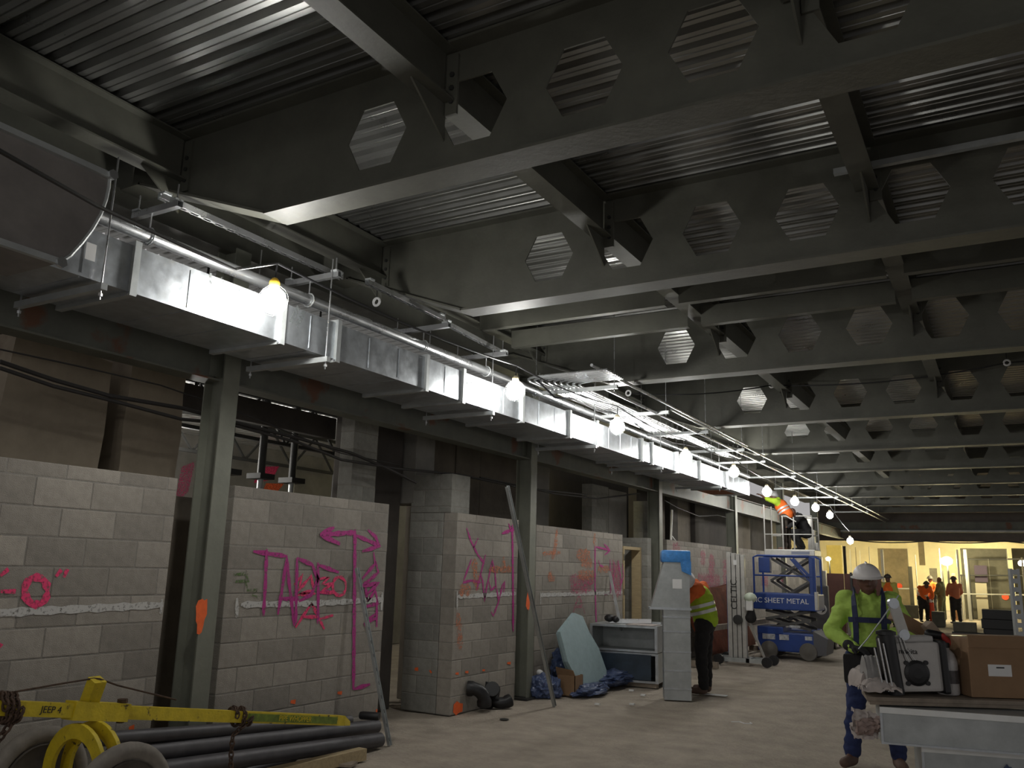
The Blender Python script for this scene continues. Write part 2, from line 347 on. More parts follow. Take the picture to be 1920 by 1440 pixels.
# ------------------------------------------------------------------ concrete block walls
BLK = {}
def block(L, H, D, m):
    k = (round(L, 3), round(H, 3), round(D, 3), m.name)
    if k not in BLK:
        mb = MB(); mb.cbox(-L/2, L/2, -D/2, D/2, -H/2, H/2, .006)
        me = bpy.data.meshes.new('block'); me.from_pydata(mb.v, [], mb.f); me.materials.append(m); BLK[k] = me
    return BLK[k]
def block_simple(L, H, D, m):
    k = (round(L, 3), round(H, 3), round(D, 3), m.name, 's')
    if k not in BLK:
        mb = MB(); mb.box(-L/2, L/2, -D/2, D/2, -H/2, H/2)
        me = bpy.data.meshes.new('block'); me.from_pydata(mb.v, [], mb.f); me.materials.append(m); BLK[k] = me
    return BLK[k]
def block_wall(name, label, ax, face, a0, a1, z0, z1, th=.19, m=cmu, cap_h=.1, off=0, parent=None, cls='structure', far=False, ch=.19, L=.4):
    """ax 'y': runs along y, front face at x=face, body behind it (-x); ax 'x': runs along x, front face at y=face, body behind it (+y)"""
    core = MB()
    if ax == 'y': core.box(face-th+.005, face-.005, a0+.005, a1-.005, z0, z1-.004)
    else: core.box(a0+.005, a1-.005, face+.005, face+th-.005, z0, z1-.004)
    w = core.obj(name, mortar, parent, label=label if parent is None else None, kind=cls if parent is None else None); o0 = WL[w.name]
    z = z1; row = 0
    while z > z0+.03:
        h = cap_h if (row == 0 and cap_h) else ch
        h = min(h, z-z0); a = a0-(L/2 if (row+off) % 2 else 0)
        while a < a1-.02:
            b = min(a+L, a1); s = max(a, a0)
            if b-s > .04:
                ln = b-s-.008; jit = random.uniform(-.0015, .0015)
                me = (block_simple if far else block)(round(ln, 3), round(h-.008, 3), th-.004, m)
                o = bpy.data.objects.new('block', me); COL.objects.link(o); o.parent = w
                mid = (s+b)/2; zc = z-h/2
                if ax == 'y': o.location = Vector((face-th/2+jit, mid, zc))-o0; o.rotation_euler = (0, 0, PI/2)
                else: o.location = Vector((mid, face+th/2+jit, zc))-o0
            a += L
        z -= h; row += 1
    return w
XF = -5.38
w1 = block_wall('wall_left', 'block wall at the left edge with a pink 0 and inch marks', 'y', XF, 0.6, 4.29, 0, 2.19)
w2 = block_wall('wall_left', 'block wall with magenta letters and arrows behind the yellow pipe dolly', 'y', XF, 4.84, 6.87, 0, 2.19, off=1)
w3 = block_wall('wall_left', 'block wall with magenta scribble left of the second column', 'y', XF, 8.12, 9.55, 0, 2.19)
w3b = block_wall('wall_left', 'return of the scribbled block wall facing the camera', 'x', 8.12, -6.05, XF-.19, 0, 2.19, off=1, m=cmu_b)
w3c = block_wall('wall_left', 'raised block stub on top of the wall return', 'x', 8.12, -6.05, -5.47, 2.19, 2.64, th=.39, m=cmu_b, cap_h=0)
w4 = block_wall('wall_left', 'block wall with orange and pink marks behind the pale blue board', 'y', XF, 10.02, 13.0, 0, 2.16, off=1)
w4b = block_wall('wall_left', 'narrow block pier facing the camera beside the timber door frame', 'x', 13.9, -5.80, -5.30, 0, 2.15, m=cmu_b)
w5 = block_wall('wall_left', 'block wall with faded pink streaks behind the worker and brown sheet', 'y', XF, 15.1, 19.5, 0, 2.17, off=1)
w6 = block_wall('wall_left', 'block wall behind the blue scissor lift', 'y', XF, 20.0, 24.3, 0, 2.17, far=True)
w7 = block_wall('wall_left', 'farthest block wall beyond the lifts', 'y', XF, 24.9, 29.0, 0, 2.17, far=True)
# piers and slabs above and behind the walls
def slab(name, label, x0, x1, y0, y1, z0, z1, m, cat='pillar'):
    mb = MB(); mb.cbox(x0, x1, y0, y1, z0, z1, .015); return mb.obj(name, m, label=label, cat=cat, kind=None)
# broken-edged old brown concrete pillars, left
def rough_pillar(label, x0, x1, y0, y1, z1, seed):
    bm = bmesh.new(); bmesh.ops.create_grid(bm, x_segments=1, y_segments=1, size=1); bm.free()
    mb = MB(); n = 10; ring = []
    rnd = random.Random(seed)
    for j in range(n+1):
        z = z1*j/n; k = .012 if j < 8 else .03; 
        ring.append([(x0, y0+rnd.uniform(-k, k), z), (x1+rnd.uniform(-k, k)*.5, y0+rnd.uniform(-k, k), z), (x1+rnd.uniform(-k, k)*.5, (y0+y1)/2, z+(rnd.uniform(-.03, .03) if j == n else 0)), (x1, y1+rnd.uniform(-k, k), z-(.06 if j == n else 0)), (x0, y1, z)])
    for R_ in ring: mb.v += R_
    m5 = 5; mb.f = [(j*m5+i, j*m5+(i+1) % m5, (j+1)*m5+(i+1) % m5, (j+1)*m5+i) for j in range(n) for i in range(m5)]+[tuple(range(m5))[::-1], tuple(range(n*m5, (n+1)*m5))]
    return mb.obj('concrete_pillar', conc, label=label, cat='pillar')
rough_pillar('broad brown concrete pillar rising behind the left edge block wall', -6.85, -6.2, 3.36, 4.17, 3.2, 1)
rough_pillar('brown concrete pillar standing just left of the first steel column', -6.85, -6.25, 4.38, 4.93, 3.35, 2)
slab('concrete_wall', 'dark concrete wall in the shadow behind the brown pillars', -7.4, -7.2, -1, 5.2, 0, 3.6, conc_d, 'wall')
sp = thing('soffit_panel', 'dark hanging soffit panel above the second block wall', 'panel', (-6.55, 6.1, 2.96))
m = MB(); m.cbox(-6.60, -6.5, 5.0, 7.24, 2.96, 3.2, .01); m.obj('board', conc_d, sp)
for yy in (5.3, 6.9): m = MB(); m.tube([(-6.55, yy, 3.2), (-6.55, yy, 4.545)], .012, 6); m.obj('hanger_rod', dsteel, sp)
block_wall('wall_left', 'tall block pier rising behind the right end of the lettered wall', 'y', -5.9, 6.86, 7.27, 0, 3.35, m=cmu_b, cap_h=0)
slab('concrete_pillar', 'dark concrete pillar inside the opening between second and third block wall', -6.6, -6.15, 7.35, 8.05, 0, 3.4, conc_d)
slab('concrete_pillar', 'grey concrete pillar above the raised block stub', -6.45, -6.0, 8.12, 8.5, 2.3, 3.4, conc_g)
xs_ = [(8.7, 9.55, conc_b), (9.58, 10.2, conc_b), (10.2, 11.25, conc_b), (11.3, 11.75, conc_b), (11.8, 12.35, conc_g)]
for i, (a, b, m_) in enumerate(xs_):
    slab('concrete_wall', ('brown concrete panel %s' % ('above the scribbled block wall', 'left of the second column', 'right of the second column', 'narrow, above the orange marked wall', 'greyish, beside the lit gap')[i]), -6.55, -6.4, a, b, 0, 3.3, m_, 'panel')
block_wall('wall_left', 'block pier above the orange marked wall beside the lit gap', 'y', -5.9, 12.93, 13.62, 1.9, 3.0, m=cmu_b, cap_h=0)
slab('concrete_pillar', 'light grey concrete pillar behind the timber door frame', -6.3, -5.92, 13.68, 14.5, 0, 2.98, conc_g)
block_wall('wall_left', 'tall block pier with a clean edge left of the third column', 'x', 14.75, -5.9, -5.46, 0, 2.85, m=cmu_b, cap_h=0)
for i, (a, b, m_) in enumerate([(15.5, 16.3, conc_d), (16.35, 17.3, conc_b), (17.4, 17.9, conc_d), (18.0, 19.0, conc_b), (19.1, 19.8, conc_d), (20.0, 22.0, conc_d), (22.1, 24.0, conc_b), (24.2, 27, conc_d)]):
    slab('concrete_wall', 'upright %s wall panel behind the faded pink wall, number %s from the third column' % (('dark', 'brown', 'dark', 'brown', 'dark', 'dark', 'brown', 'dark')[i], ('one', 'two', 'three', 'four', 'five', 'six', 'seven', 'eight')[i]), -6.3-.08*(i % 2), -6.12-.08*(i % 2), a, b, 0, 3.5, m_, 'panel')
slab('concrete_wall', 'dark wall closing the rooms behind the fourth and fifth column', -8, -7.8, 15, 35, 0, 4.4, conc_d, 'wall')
# room behind the second wall: back wall, deck, joist, shoring posts
wb = MB(); wb.box(-11.2, -11, 4, 16, 0, 3.5); wb.obj('wall_back_room', conc_g, kind='structure', label='grey back wall with pink and orange marks seen over the lettered wall')
dk = thing('ceiling_back_room', 'low corrugated deck over the room behind the lettered wall', None, (-9, 9, 3.5), kind='structure')
yy = 4.5
while yy < 14: deck_sheet(-11.2, -6.75, yy, 6, 3.5, dk, mat('lamplit_deck', (.62,.62,.60), .35, .7, .12, 3)); yy += 6*PIT  # paler deck metal, standing in for ribs lit by a strong lamp
def joist(xj, y0, y1, label):
    t = thing('bar_joist', label, 'joist', (xj, (y0+y1)/2, 2.95), 'open web joists')
    for z in (3.48, 2.98): m = MB(); m.box(xj-.03, xj+.03, y0, y1, z-.02, z+.02); m.obj('chord', dsteel, t)
    n = int((y1-y0)/.45)
    for i in range(n):
        a = y0+(y1-y0)*i/n; b = y0+(y1-y0)*(i+1)/n; z0, z1 = (2.98, 3.48) if i % 2 else (3.48, 2.98)
        m = MB(); m.bar((xj, a, z0), (xj, b, z1), .025, .025); m.obj('web_bar', dsteel, t)
joist(-7.5, 5.2, 12, 'open web steel joist nearer the lettered wall'); joist(-9.2, 5.2, 13, 'open web steel joist deeper in the back room')
def shore(px, py, x, label):
    c = at(px, py, x=x); t = thing('shoring_post', label, 'post', (x, c.y, 0), 'steel shoring posts behind the lettered wall')
    m = MB(); m.tube([(x, c.y, 2.55), (x, c.y, 3.42)], .045, 10); m.obj('inner_tube', dsteel, t, smooth=True)
    m = MB(); m.tube([(x, c.y, 0), (x, c.y, 2.5)], .035, 10); m.obj('outer_tube', galv_dull, t, smooth=True)
    m = MB(); m.box(x-.11, x+.11, c.y-.11, c.y+.11, 2.50, 2.56); m.obj('head_plate', dsteel, t)
shore(490, 880, -7.3, 'steel shoring post nearest the first column behind the lettered wall'); shore(548, 890, -7.3, 'steel shoring post right of the first one behind the lettered wall'); shore(425, 890, -7.3, 'steel shoring post half hidden by the first steel column')
bx = at(640, 905, x=-7.0)
for q, (dx, h) in enumerate(((-.12, .34), (.1, .5))):
    m = MB(); m.bar((-7.0, bx.y+dx, 0), (-7.0, bx.y+dx+.05, 2.3+h), .08, .1); m.obj('timber_stake', dsteel, cat='stake', label=('short' if q == 0 else 'tall')+' dark upright stake sticking up behind the lettered wall')
for (px, py, w, h, m_, a) in ((347, 905, .3, .7, pinkf, 0), (500, 890, .55, .35, pink, 0), (512, 915, .5, .2, orange, 0), (640, 880, .3, .6, pinkf, 0), (637, 900, .3, .4, orangef, 0)):
    mb = MB(); c = at(px, py, x=-10.995); mb.prism([(-w/2, -h/2), (w/4, -h/2*.4), (w/2, h/2), (-w/3, h/3)], lambda p, q: (-10.995, c.y+p, c.z+q), (.002, 0, 0)); mb.obj('paint_mark', m_, bpy.data.objects['wall_back_room'])
m = MB(); m.tube([(-5.55, 4.77, 0), (-5.55, 4.77, 2.02)], .028, 10); m.obj('white_pipe', white_pt, smooth=True, cat='pipe', label='upright whitish pipe between the first column and the lettered wall')
slab('concrete_wall', 'dull concrete wall stub seen in the gaps beside the first steel column', -6.0, -5.92, 4.1, 5.1, 0, 2.1, conc_b, 'wall')
# timber door frame
t = thing('timber_door_frame', 'pale timber door frame at the end of the orange marked wall', 'door frame', (-5.5, 13.3, 0))
m = MB(); m.box(-5.56, -5.40, 13.08, 13.13, 0, 1.93); m.obj('jamb', wood, t)
m = MB(); m.box(-5.56, -5.40, 13.82, 13.87, 0, 1.93); m.obj('jamb', wood, t)
m = MB(); m.box(-5.56, -5.40, 13.08, 13.87, 1.93, 1.98); m.obj('head', wood, t)
for z in (.5, 1.2, 1.75): m = MB(); m.box(-5.40, -5.395, 13.085, 13.115, z, z+.1); m.obj('hinge', dsteel, t)
# ------------------------------------------------------------------ paint on the walls
XP = XF+.0035
def strokes(wall, name, m, lines, width, plane='y', face=None):
    """each line: list of measured pixels, laid on the wall face as a ribbon of paint"""
    mb = MB()
    for ln in lines:
        w = width
        if isinstance(ln[0], (int, float)): w = ln[0]; ln = ln[1:]
        P = [at(px, py, x=XP) if plane == 'y' else at(px, py, y=face) for px, py in ln]
        Q = []
        for i in range(len(P)-1):      # subdivide, so that edges can wobble
            n = max(1, int((P[i+1]-P[i]).length/.06))
            Q += [P[i].lerp(P[i+1], k/n) for k in range(n)]
        Q.append(P[-1]); P = Q; side = []
        nrm = Vector((1, 0, 0)) if plane == 'y' else Vector((0, -1, 0))
        for i, p in enumerate(P):
            d = (P[min(i+1, len(P)-1)]-P[max(i-1, 0)]); d = d.normalized() if d.length > 0 else Vector((0, 0, 1)); s_ = nrm.cross(d)*(w/2*(1+.25*math.sin(i*2.3+w*99)))
            if i in (0, len(P)-1): s_ = s_*.55
            side.append((p+s_, p-s_))
        b = len(mb.v)
        off = nrm*(.0006*(len(mb.v) % 5))
        for a, c in side: mb.v += [tuple(a+off), tuple(c+off)]
        mb.f += [(b+2*i, b+2*i+1, b+2*i+3, b+2*i+2) for i in range(len(P)-1)]
    return mb.obj(name, m, wall)
def Z5(*p): return [(x/2.4, 840+y/2.4) for x, y in p]
def Z6(*p): return [(650+x*.41667, 840+y*.41667) for x, y in p]
def ell(cx, cy, rx, ry, n=16, a0=0): return [(cx+rx*math.cos(a0+2*PI*k/n), cy+ry*math.sin(a0+2*PI*k/n)) for k in range(n+1)]
strokes(w1, 'white_level_line', white_p, [[.05]+Z5((-700, 762), (0, 742), (400, 722), (735, 706)), [.04]+Z5((728, 680), (722, 745))], .05)
strokes(w1, 'pink_lettering', pink, [Z5(*ell(163, 643, 52, 62)), Z5((2, 645), (70, 645)), Z5((0, 575), (38, 545)), Z5((252, 578), (276, 548)), Z5((288, 582), (303, 545)), [.05]+Z5((-10, 880), (6, 895))], .048)
strokes(w1, 'orange_dot', MATS['orange_marking'], [[.05]+Z5((580, 1262), (604, 1255))], .05)
strokes(w2, 'white_level_line', white_p, [[.05]+Z5((1085, 705), (1400, 700), (1725, 682)), [.04]+Z5((1066, 675), (1066, 762)), [.04]+Z5((1720, 650), (1716, 730))], .05)
strokes(w2, 'green_marking', green_p, [Z5((1050, 570), (1110, 565), (1118, 600), (1060, 600)), Z5((1100, 590), (1115, 640), (1160, 640), (1130, 660), (1160, 670))], .03)
strokes(w2, 'pink_lettering', pink, [Z5((1325, 615), (1360, 570), (1345, 640), (1400, 575), (1412, 640), (1340, 660), (1420, 655)), Z5((1435, 590), (1480, 580), (1450, 615), (1500, 610), (1440, 650), (1510, 650)), Z5(*ell(1527, 622, 30, 42)), Z5((1330, 808), (1402, 700), (1460, 815)), Z5((1352, 760), (1430, 760)), Z5((1440, 770), (1500, 752))], .03)
strokes(w2, 'magenta_lettering', mag, [Z5((1140, 465), (1290, 487)), Z5((1200, 455), (1194, 600), (1185, 755)), Z5((1250, 750), (1275, 600), (1290, 487), (1300, 600), (1325, 800)), Z5((1255, 678), (1345, 680)), Z5((1336, 495), (1333, 640), (1330, 790)), Z5((1336, 495), (1405, 525), (1430, 590), (1400, 660), (1345, 690)), Z5((1430, 515), (1432, 650), (1430, 790)), Z5((1430, 525), (1525, 560)), Z5((1430, 650), (1500, 648)),
    [.045]+Z5((1440, 390), (1600, 380)), [.045]+Z5((1440, 390), (1505, 357)), [.045]+Z5((1440, 390), (1530, 432)), [.045]+Z5((1597, 365), (1594, 700), (1590, 1085)), Z5((1590, 1085), (1665, 1063)),
    Z5((1600, 392), (1710, 440)), Z5((1655, 368), (1690, 400), (1710, 440)), Z5((1630, 465), (1712, 440)), Z5((1680, 468), (1688, 520), (1628, 590)), Z5((1690, 510), (1702, 560), (1625, 625), (1705, 605), (1650, 660)), Z5((1640, 600), (1655, 690), (1690, 640), (1700, 700), (1640, 715)), Z5((1695, 690), (1695, 805)), Z5((1690, 745), (1640, 790), (1668, 835)), Z5((1640, 790), (1692, 765))], .036)
strokes(w2, 'orange_dot', MATS['orange_marking'], [[.055]+Z5((1308, 1142), (1330, 1142)), [.05]+Z5((1518, 1102), (1538, 1102)), [.04]+Z5((1045, 1310), (1075, 1308)), [.05]+Z5((1695, 1175), (1690, 1230))], .05)
strokes(w3, 'white_level_line', white_p, [[.05]+Z6((500, 668), (640, 662), (762, 655)), [.03]+Z6((497, 640), (497, 728))], .05)
strokes(w3, 'orange_marking', orangef, [[.12]+Z6((572, 500), (590, 640)), [.13]+Z6((505, 640), (558, 640)), [.08]+Z6((640, 548), (742, 545)), [.1]+Z6((500, 740), (512, 910)), [.06]+Z6((705, 490), (712, 560))], .1)
strokes(w3, 'orange_dot', MATS['orange_marking'], [[.045]+Z6((490, 1015), (504, 1015)), [.045]+Z6((533, 1008), (547, 1008)), [.04]+Z6((610, 1000), (622, 1000)), [.05]+Z6((722, 968), (738, 968)), [.13]+Z6((480, 1172), (522, 1168))], .05)
strokes(w3, 'magenta_scribble', mag, [Z6((540, 360), (560, 420), (590, 480), (620, 520)), Z6((592, 405), (570, 450)), Z6((625, 480), (605, 560), (585, 640)), Z6((562, 500), (540, 560), (524, 606), (560, 596), (605, 606)), Z6((600, 560), (612, 600), (622, 690), (628, 640), (655, 505), (668, 560), (672, 620), (650, 640), (640, 600)), Z6((672, 620), (684, 690), (660, 755), (648, 735)), Z6((684, 690), (700, 620), (712, 600), (706, 650)), [.045]+Z6((745, 345), (748, 580), (749, 825)), [.04]+Z6((698, 385), (760, 362)), [.04]+Z6((728, 340), (745, 380))], .03)
strokes(w3b, 'orange_dot', MATS['orange_marking'], [[.06]+Z6((306, 995), (322, 995)), [.04]+Z6((374, 1000), (382, 1012))], .05, 'x', 8.1165)
strokes(w4, 'white_level_line', white_p, [[.05]+Z6((870, 662), (1040, 657), (1240, 650)), [.03]+Z6((872, 650), (872, 705))], .05)
strokes(w4, 'orange_marking', orangef, [[.09]+Z6((946, 365), (940, 440), (925, 500)), [.05]+Z6((880, 475), (962, 470)), [.09]+Z6((1115, 385), (1115, 440)), [.16]+Z6((1035, 480), (1095, 480)), [.14]+Z6((1055, 515), (1105, 520)), [.1]+Z6((1130, 545), (1185, 545)), [.14]+Z6((1040, 570), (1115, 572)), [.12]+Z6((905, 570), (935, 590))], .1)
strokes(w4, 'pink_marking', pinkf, [[.14]+Z6((1005, 590), (1112, 595)), [.14]+Z6((1008, 635), (1100, 628)), [.04]+Z6((1018, 745), (1045, 660), (1072, 745)), [.04]+Z6((1030, 715), (1062, 712)), [.5]+Z6((1190, 590), (1235, 590))], .1)
strokes(w4, 'magenta_scribble', mag, [[.045]+Z6((1118, 440), (1118, 620), (1124, 812)), Z6((1122, 445), (1185, 460)), Z6((1158, 432), (1185, 460), (1160, 482)), Z6((1132, 505), (1140, 528), (1155, 535)), Z6((1185, 500), (1188, 655)), Z6((1205, 510), (1200, 600), (1212, 660)), Z6((1222, 505), (1235, 600), (1230, 665)), Z6((1240, 520), (1246, 580), (1232, 620)), Z6((1160, 660), (1188, 650))], .03)
strokes(w4, 'orange_dot', MATS['orange_marking'], [[.1]+Z6((860, 1030), (885, 1030))], .05)
strokes(w5, 'pink_marking', pinkf, [[.25, (1262, 1032), (1275, 1030)], [.4, (1335, 1040), (1333, 1090)], [.3, (1318, 1032), (1318, 1060)], [.3, (1308, 1090), (1350, 1092)], [.5, (1362, 1050), (1362, 1110)]], .2)
strokes(w6, 'pink_marking', pinkf, [[.3, (1428, 1085), (1440, 1090)], [.3, (1465, 1080), (1475, 1110)]], .2)
# ------------------------------------------------------------------ sheet metal duct run
DX0, DX1, DZ0, DZ1 = -5.08, -4.40, 3.14, 3.43
duct = thing('sheet_metal_duct', 'long bright galvanised rectangular duct run along the column line', 'duct', (-4.74, 10, DZ0))
jo = [0.4, 1.75] + [at(px, py, x=DX1).y for px, py in ((245, 545), (525, 633), (629, 669), (797, 727), (866, 750), (978, 790), (1067, 818), (1118, 836), (1203, 863), (1222, 870), (1270, 887), (1312, 901), (1365, 920), (1410, 936))]
jo[-1] = 17.3
for i, (a, b) in enumerate(zip(jo[:-1], jo[1:])):
    m = MB(); m.box(DX0, DX1, a+.004, b-.004, DZ0, DZ1)
    # cross seams: shallow proud beads on the faces
    n = int((b-a)/.42)
    for k in range(1, n+1):
        yy = a+(b-a)*k/(n+1); m.box(DX1-.001, DX1+.004, yy-.004, yy+.004, DZ0+.02, DZ1-.02); m.box(DX0+.02, DX1-.02, yy-.004, yy+.004, DZ0-.004, DZ0+.001)
    m.obj('duct_section', galv, duct)
for i, a in enumerate(jo[1:-1]):
    m = MB(); e = .026
    m.box(DX1, DX1+e, a-.022, a+.022, DZ0-e, DZ1+e); m.box(DX0-e, DX0, a-.022, a+.022, DZ0-e, DZ1+e); m.box(DX0, DX1, a-.022, a+.022, DZ0-e, DZ0); m.box(DX0, DX1, a-.022, a+.022, DZ1, DZ1+e)
    fo = m.obj('duct_flange', galv_dull, duct)
    m = MB(); m.lathe((DX1+.012, a-.03, DZ0-.012), [(.011, 0), (.011, .06)], (0, 1, 0), 6); m.obj('corner_bolt', galv, fo)
m = MB(); m.box(DX1, DX1+.002, *sorted((at(157, 470, x=DX1).y, at(180, 470, x=DX1).y)), at(168, 488, x=DX1).z, at(168, 455, x=DX1).z); m.obj('paper_label', white_pt, duct, label='small white paper label')
m = MB(); m.box(DX0-.003, DX0+.5, 15.9, 16.9, DZ0-.004, DZ0-.001); m.obj('rusty_patch', mat('rusty_patch', (.30,.09,.02), .7, .2, .4, 10), duct)
for i, yy in enumerate([at(192, 527, x=-4.34).y, at(612, 668, x=-4.34).y, at(922, 772, x=-4.34).y, at(1115, 838, x=-4.34).y, at(1240, 882, x=-4.34).y, at(1350, 920, x=-4.34).y]):
    t = thing('duct_hanger', 'thin rod hanger and angle under the bright duct, %s from the camera' % ['first', 'second', 'third', 'fourth', 'fifth', 'sixth'][i], 'hanger', (-4.74, yy, DZ0-.08), 'rod hangers under the duct')
    for x in (-4.345, -5.14):
        m = MB(); m.tube([(x, yy, DZ0-.12), (x, yy, 3.90 if x > -5 else 4.11)], .0055, 6); m.obj('rod', emt, t)
        m = MB(); m.lathe((x, yy, DZ0-.10), [(.013, 0), (.013, .018)], (0, 0, 1), 6); m.obj('nut', emt, t)
    m = MB(); m.bar((-5.17, yy, DZ0-.045), (-4.315, yy, DZ0-.045), .04, .04); m.obj('angle', galv_dull, t)
# smear marks on the duct
sm = mat('dark_smudge', (.10,.11,.11), .8, alpha=.52)
def smear(lines, w):
    mb = MB()
    for ln in lines:
        P = [at(px, py, x=DX1+.0015) for px, py in ln]; b = len(mb.v)
        for i, p in enumerate(P):
            d = (P[min(i+1, len(P)-1)]-P[max(i-1, 0)]).normalized(); s_ = Vector((1, 0, 0)).cross(d)*w/2; mb.v += [tuple(p+s_), tuple(p-s_)]
        mb.f += [(b+2*i, b+2*i+1, b+2*i+3, b+2*i+2) for i in range(len(P)-1)]
    mb.obj('smudge', sm, duct, kind='stuff')
smear([[(395, 512), (396, 560)], [(398, 572), (425, 577), (444, 575)], [(434, 570), (444, 575)], [(410, 590), (430, 588), (440, 592)], [(415, 520), (428, 545)]], .02)
smear([[(872, 716), (890, 722), (905, 730)], [(885, 730), (900, 740)], [(560, 575), (545, 605)], [(572, 580), (556, 612)]], .04)
# big dark elbow entering from the near left
ed = thing('duct_elbow', 'big dark curved duct elbow jutting in at the upper left edge', 'duct', (-4.1, 1, 3.0))
XE = -3.92
eb = [at(px, py, x=XE) for px, py in ((0, 240), (205, 330), (203, 352), (198, 375), (188, 402), (172, 430), (152, 456), (130, 480), (108, 494), (0, 465))]
pl_ = [(-2.5, eb[0].z-.02), (eb[0].y, eb[0].z)]+[(p.y, p.z) for p in eb[1:9]]+[(-2.5, eb[8].z)]
du = mat('shaded_duct', (.20,.185,.175), .6, .25, .15, 5)  # duct metal coloured darker to stand in for its unlit side
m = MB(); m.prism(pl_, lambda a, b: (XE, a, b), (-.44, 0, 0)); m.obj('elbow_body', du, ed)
m = MB(); m.box(XE, XE+.03, -2.5, eb[1].y+.01, eb[1].z-.02, eb[1].z+.01); m.obj('top_flange', galv_dull, ed)
m = MB(); m.box(XE, XE+.03, -2.5, eb[8].y+.01, eb[8].z-.01, eb[8].z+.02); m.obj('bottom_flange', galv_dull, ed)
m = MB(); m.tube([(XE+.004, p.y, p.z) for p in eb[1:9]], .009, 6); m.obj('curved_seam', galv_dull, ed)
for p in (eb[1], eb[8]): m = MB(); m.lathe((XE+.02, p.y, p.z), [(.028, 0), (.028, .02)], (1, 0, 0), 6); m.obj('corner_bolt', emt, ed)
# ------------------------------------------------------------------ pipe above the duct, struts, conduits
m = MB(); m.tube([(-4.6, -2, 3.61), (-4.6, 4, 3.61), (-4.6, 7.4, 3.61), (-4.6, 18, 3.60)], .045, 14); m.obj('metal_pipe', emt, smooth=True, cat='pipe', label='shiny round metal pipe running above the bright duct')
m = MB(); m.tube([(-4.74, -2, 3.47), (-4.74, 17, 3.47)], .016, 8); m.obj('metal_pipe', emt, smooth=True, cat='pipe', label='thin metal conduit lying along the top edge of the bright duct')
def strut(name, a, b, label, group, slots=True, w=.041):
    a = Vector(a); b = Vector(b); d = (b-a); L = d.length; d.normalize()
    t = thing(name, label, 'strut', (a+b)/2, group)
    r = d.cross(Vector((0, 0, 1))).normalized()*(w/2); u = Vector((0, 0, w/2))
    m = MB(); m.bar(a+r-u*0, b+r-u*0, .003, w); m.bar(a-r, b-r, .003, w)
    if slots and L < 3.5:
        n = int(L/.10)
        for k in range(n):
            s0 = a+d*(L*k/n); m.bar(s0-u, s0+d*(L/n*.42)-u, w, .003)
            m.bar(s0-u+r*.78, s0+d*(L/n)-u+r*.78, w*.2, .003); m.bar(s0-u-r*.78, s0+d*(L/n)-u-r*.78, w*.2, .003)
    else: m.bar(a-u, b-u, w, .003)
    m.obj('slotted_channel', emt, t); 
    for e in (a+d*.04, b-d*.04):
        c = MB(); c.box(e.x-.03, e.x+.03, e.y-.03, e.y+.03, e.z+.02, e.z+.035); c.obj('clamp', galv_dull, t)
    return t
SG = 'slotted struts by the roof beams'
strut('slotted_strut', at(300, 367, z=3.92), at(640, 520, z=3.92), 'long slotted strut hanging above the pipe near the first lamp', SG)
strut('slotted_strut', at(688, 528, z=3.92), at(830, 597, z=3.92), 'slotted strut above the second duct hanger', SG)
strut('slotted_strut', at(835, 605, z=3.92), at(945, 663, z=3.92), 'slotted strut just before the conduit bends', SG)
def cross(pa, pb, z, label):
    a = at(*pa, z=z); b = at(*pb, z=z); b.y = a.y = (a.y+b.y)/2
    t = strut('cross_strut', a, b, label, 'cross struts over the pipe', False)
    o0 = WL[t.name]
    for e in (a+(b-a)*.08, b-(b-a)*.08): m = MB(); m.tube([(e.x, e.y, e.z), (e.x, e.y, 3.92)], .005, 6); m.obj('rod', emt, t)
    h = MB(); h.tube([(-4.6+.055*math.cos(q), a.y, 3.61+.055*math.sin(q)) for q in [PI*2*k/12 for k in range(13)]], .006, 6); h.obj('pipe_ring', galv_dull, t)
    m = MB(); m.tube([(-4.6, a.y, 3.66), (-4.6, a.y, z)], .005, 6); m.obj('rod', emt, t)
cross((245, 403), (345, 385), 3.78, 'cross strut with pipe ring nearest the camera'); cross((535, 532), (640, 515), 3.78, 'cross strut with pipe ring behind the first lamp')
cross((745, 628), (835, 606), 3.78, 'cross strut with pipe ring between first and second lamp'); cross((855, 676), (946, 660), 3.78, 'cross strut with pipe ring just before the second lamp')
# bundle of conduits: cross the hall, bend and run on above the duct
for k in range(9):
    x = -4.48+.052*k; z = 3.64
    yb = 7.62+.055*k
    pts = [(-3.45, yb+.30, z), (x+.22, yb+.30, z)]
    for q in range(1, 6): a = PI/2*q/5; pts.append((x+.22-.22*math.sin(a), yb+.30+.22*(1-math.cos(a)), z))
    endy = (12.6 if k < 5 else 15.2)+.12*(k % 5)
    pts += [(x, endy-.25, z)]
    for q in range(1, 5): a = PI/2*q/4; pts.append((x, endy-.25+.25*math.sin(a), z+.25*(1-math.cos(a))))
    m = MB(); m.tube(pts, .0135, 7); m.obj('conduit', emt, smooth=True, cat='conduit', group='bent conduits over the duct', label='thin shiny conduit in the bent bundle, %s of nine counted from the duct side' % ['first', 'second', 'third', 'fourth', 'fifth', 'sixth', 'seventh', 'eighth', 'ninth'][k])
for i, yy in enumerate((8.6, 10.3, 12.0, 14.0)):
    t = thing('conduit_rack', 'cross strut under the conduit bundle, %s from the camera' % ['first', 'second', 'third', 'fourth'][i], 'strut', (-4.2, yy, 3.6), 'conduit trapezes')
    m = MB(); m.bar((-4.7, yy, 3.605), (-3.62, yy, 3.605), .041, .041); m.obj('strut', galv_dull, t)
    for x in (-4.66, -3.66): m = MB(); m.tube([(x, yy, 3.56), (x, yy, 4.545)], .005, 6); m.obj('rod', emt, t)
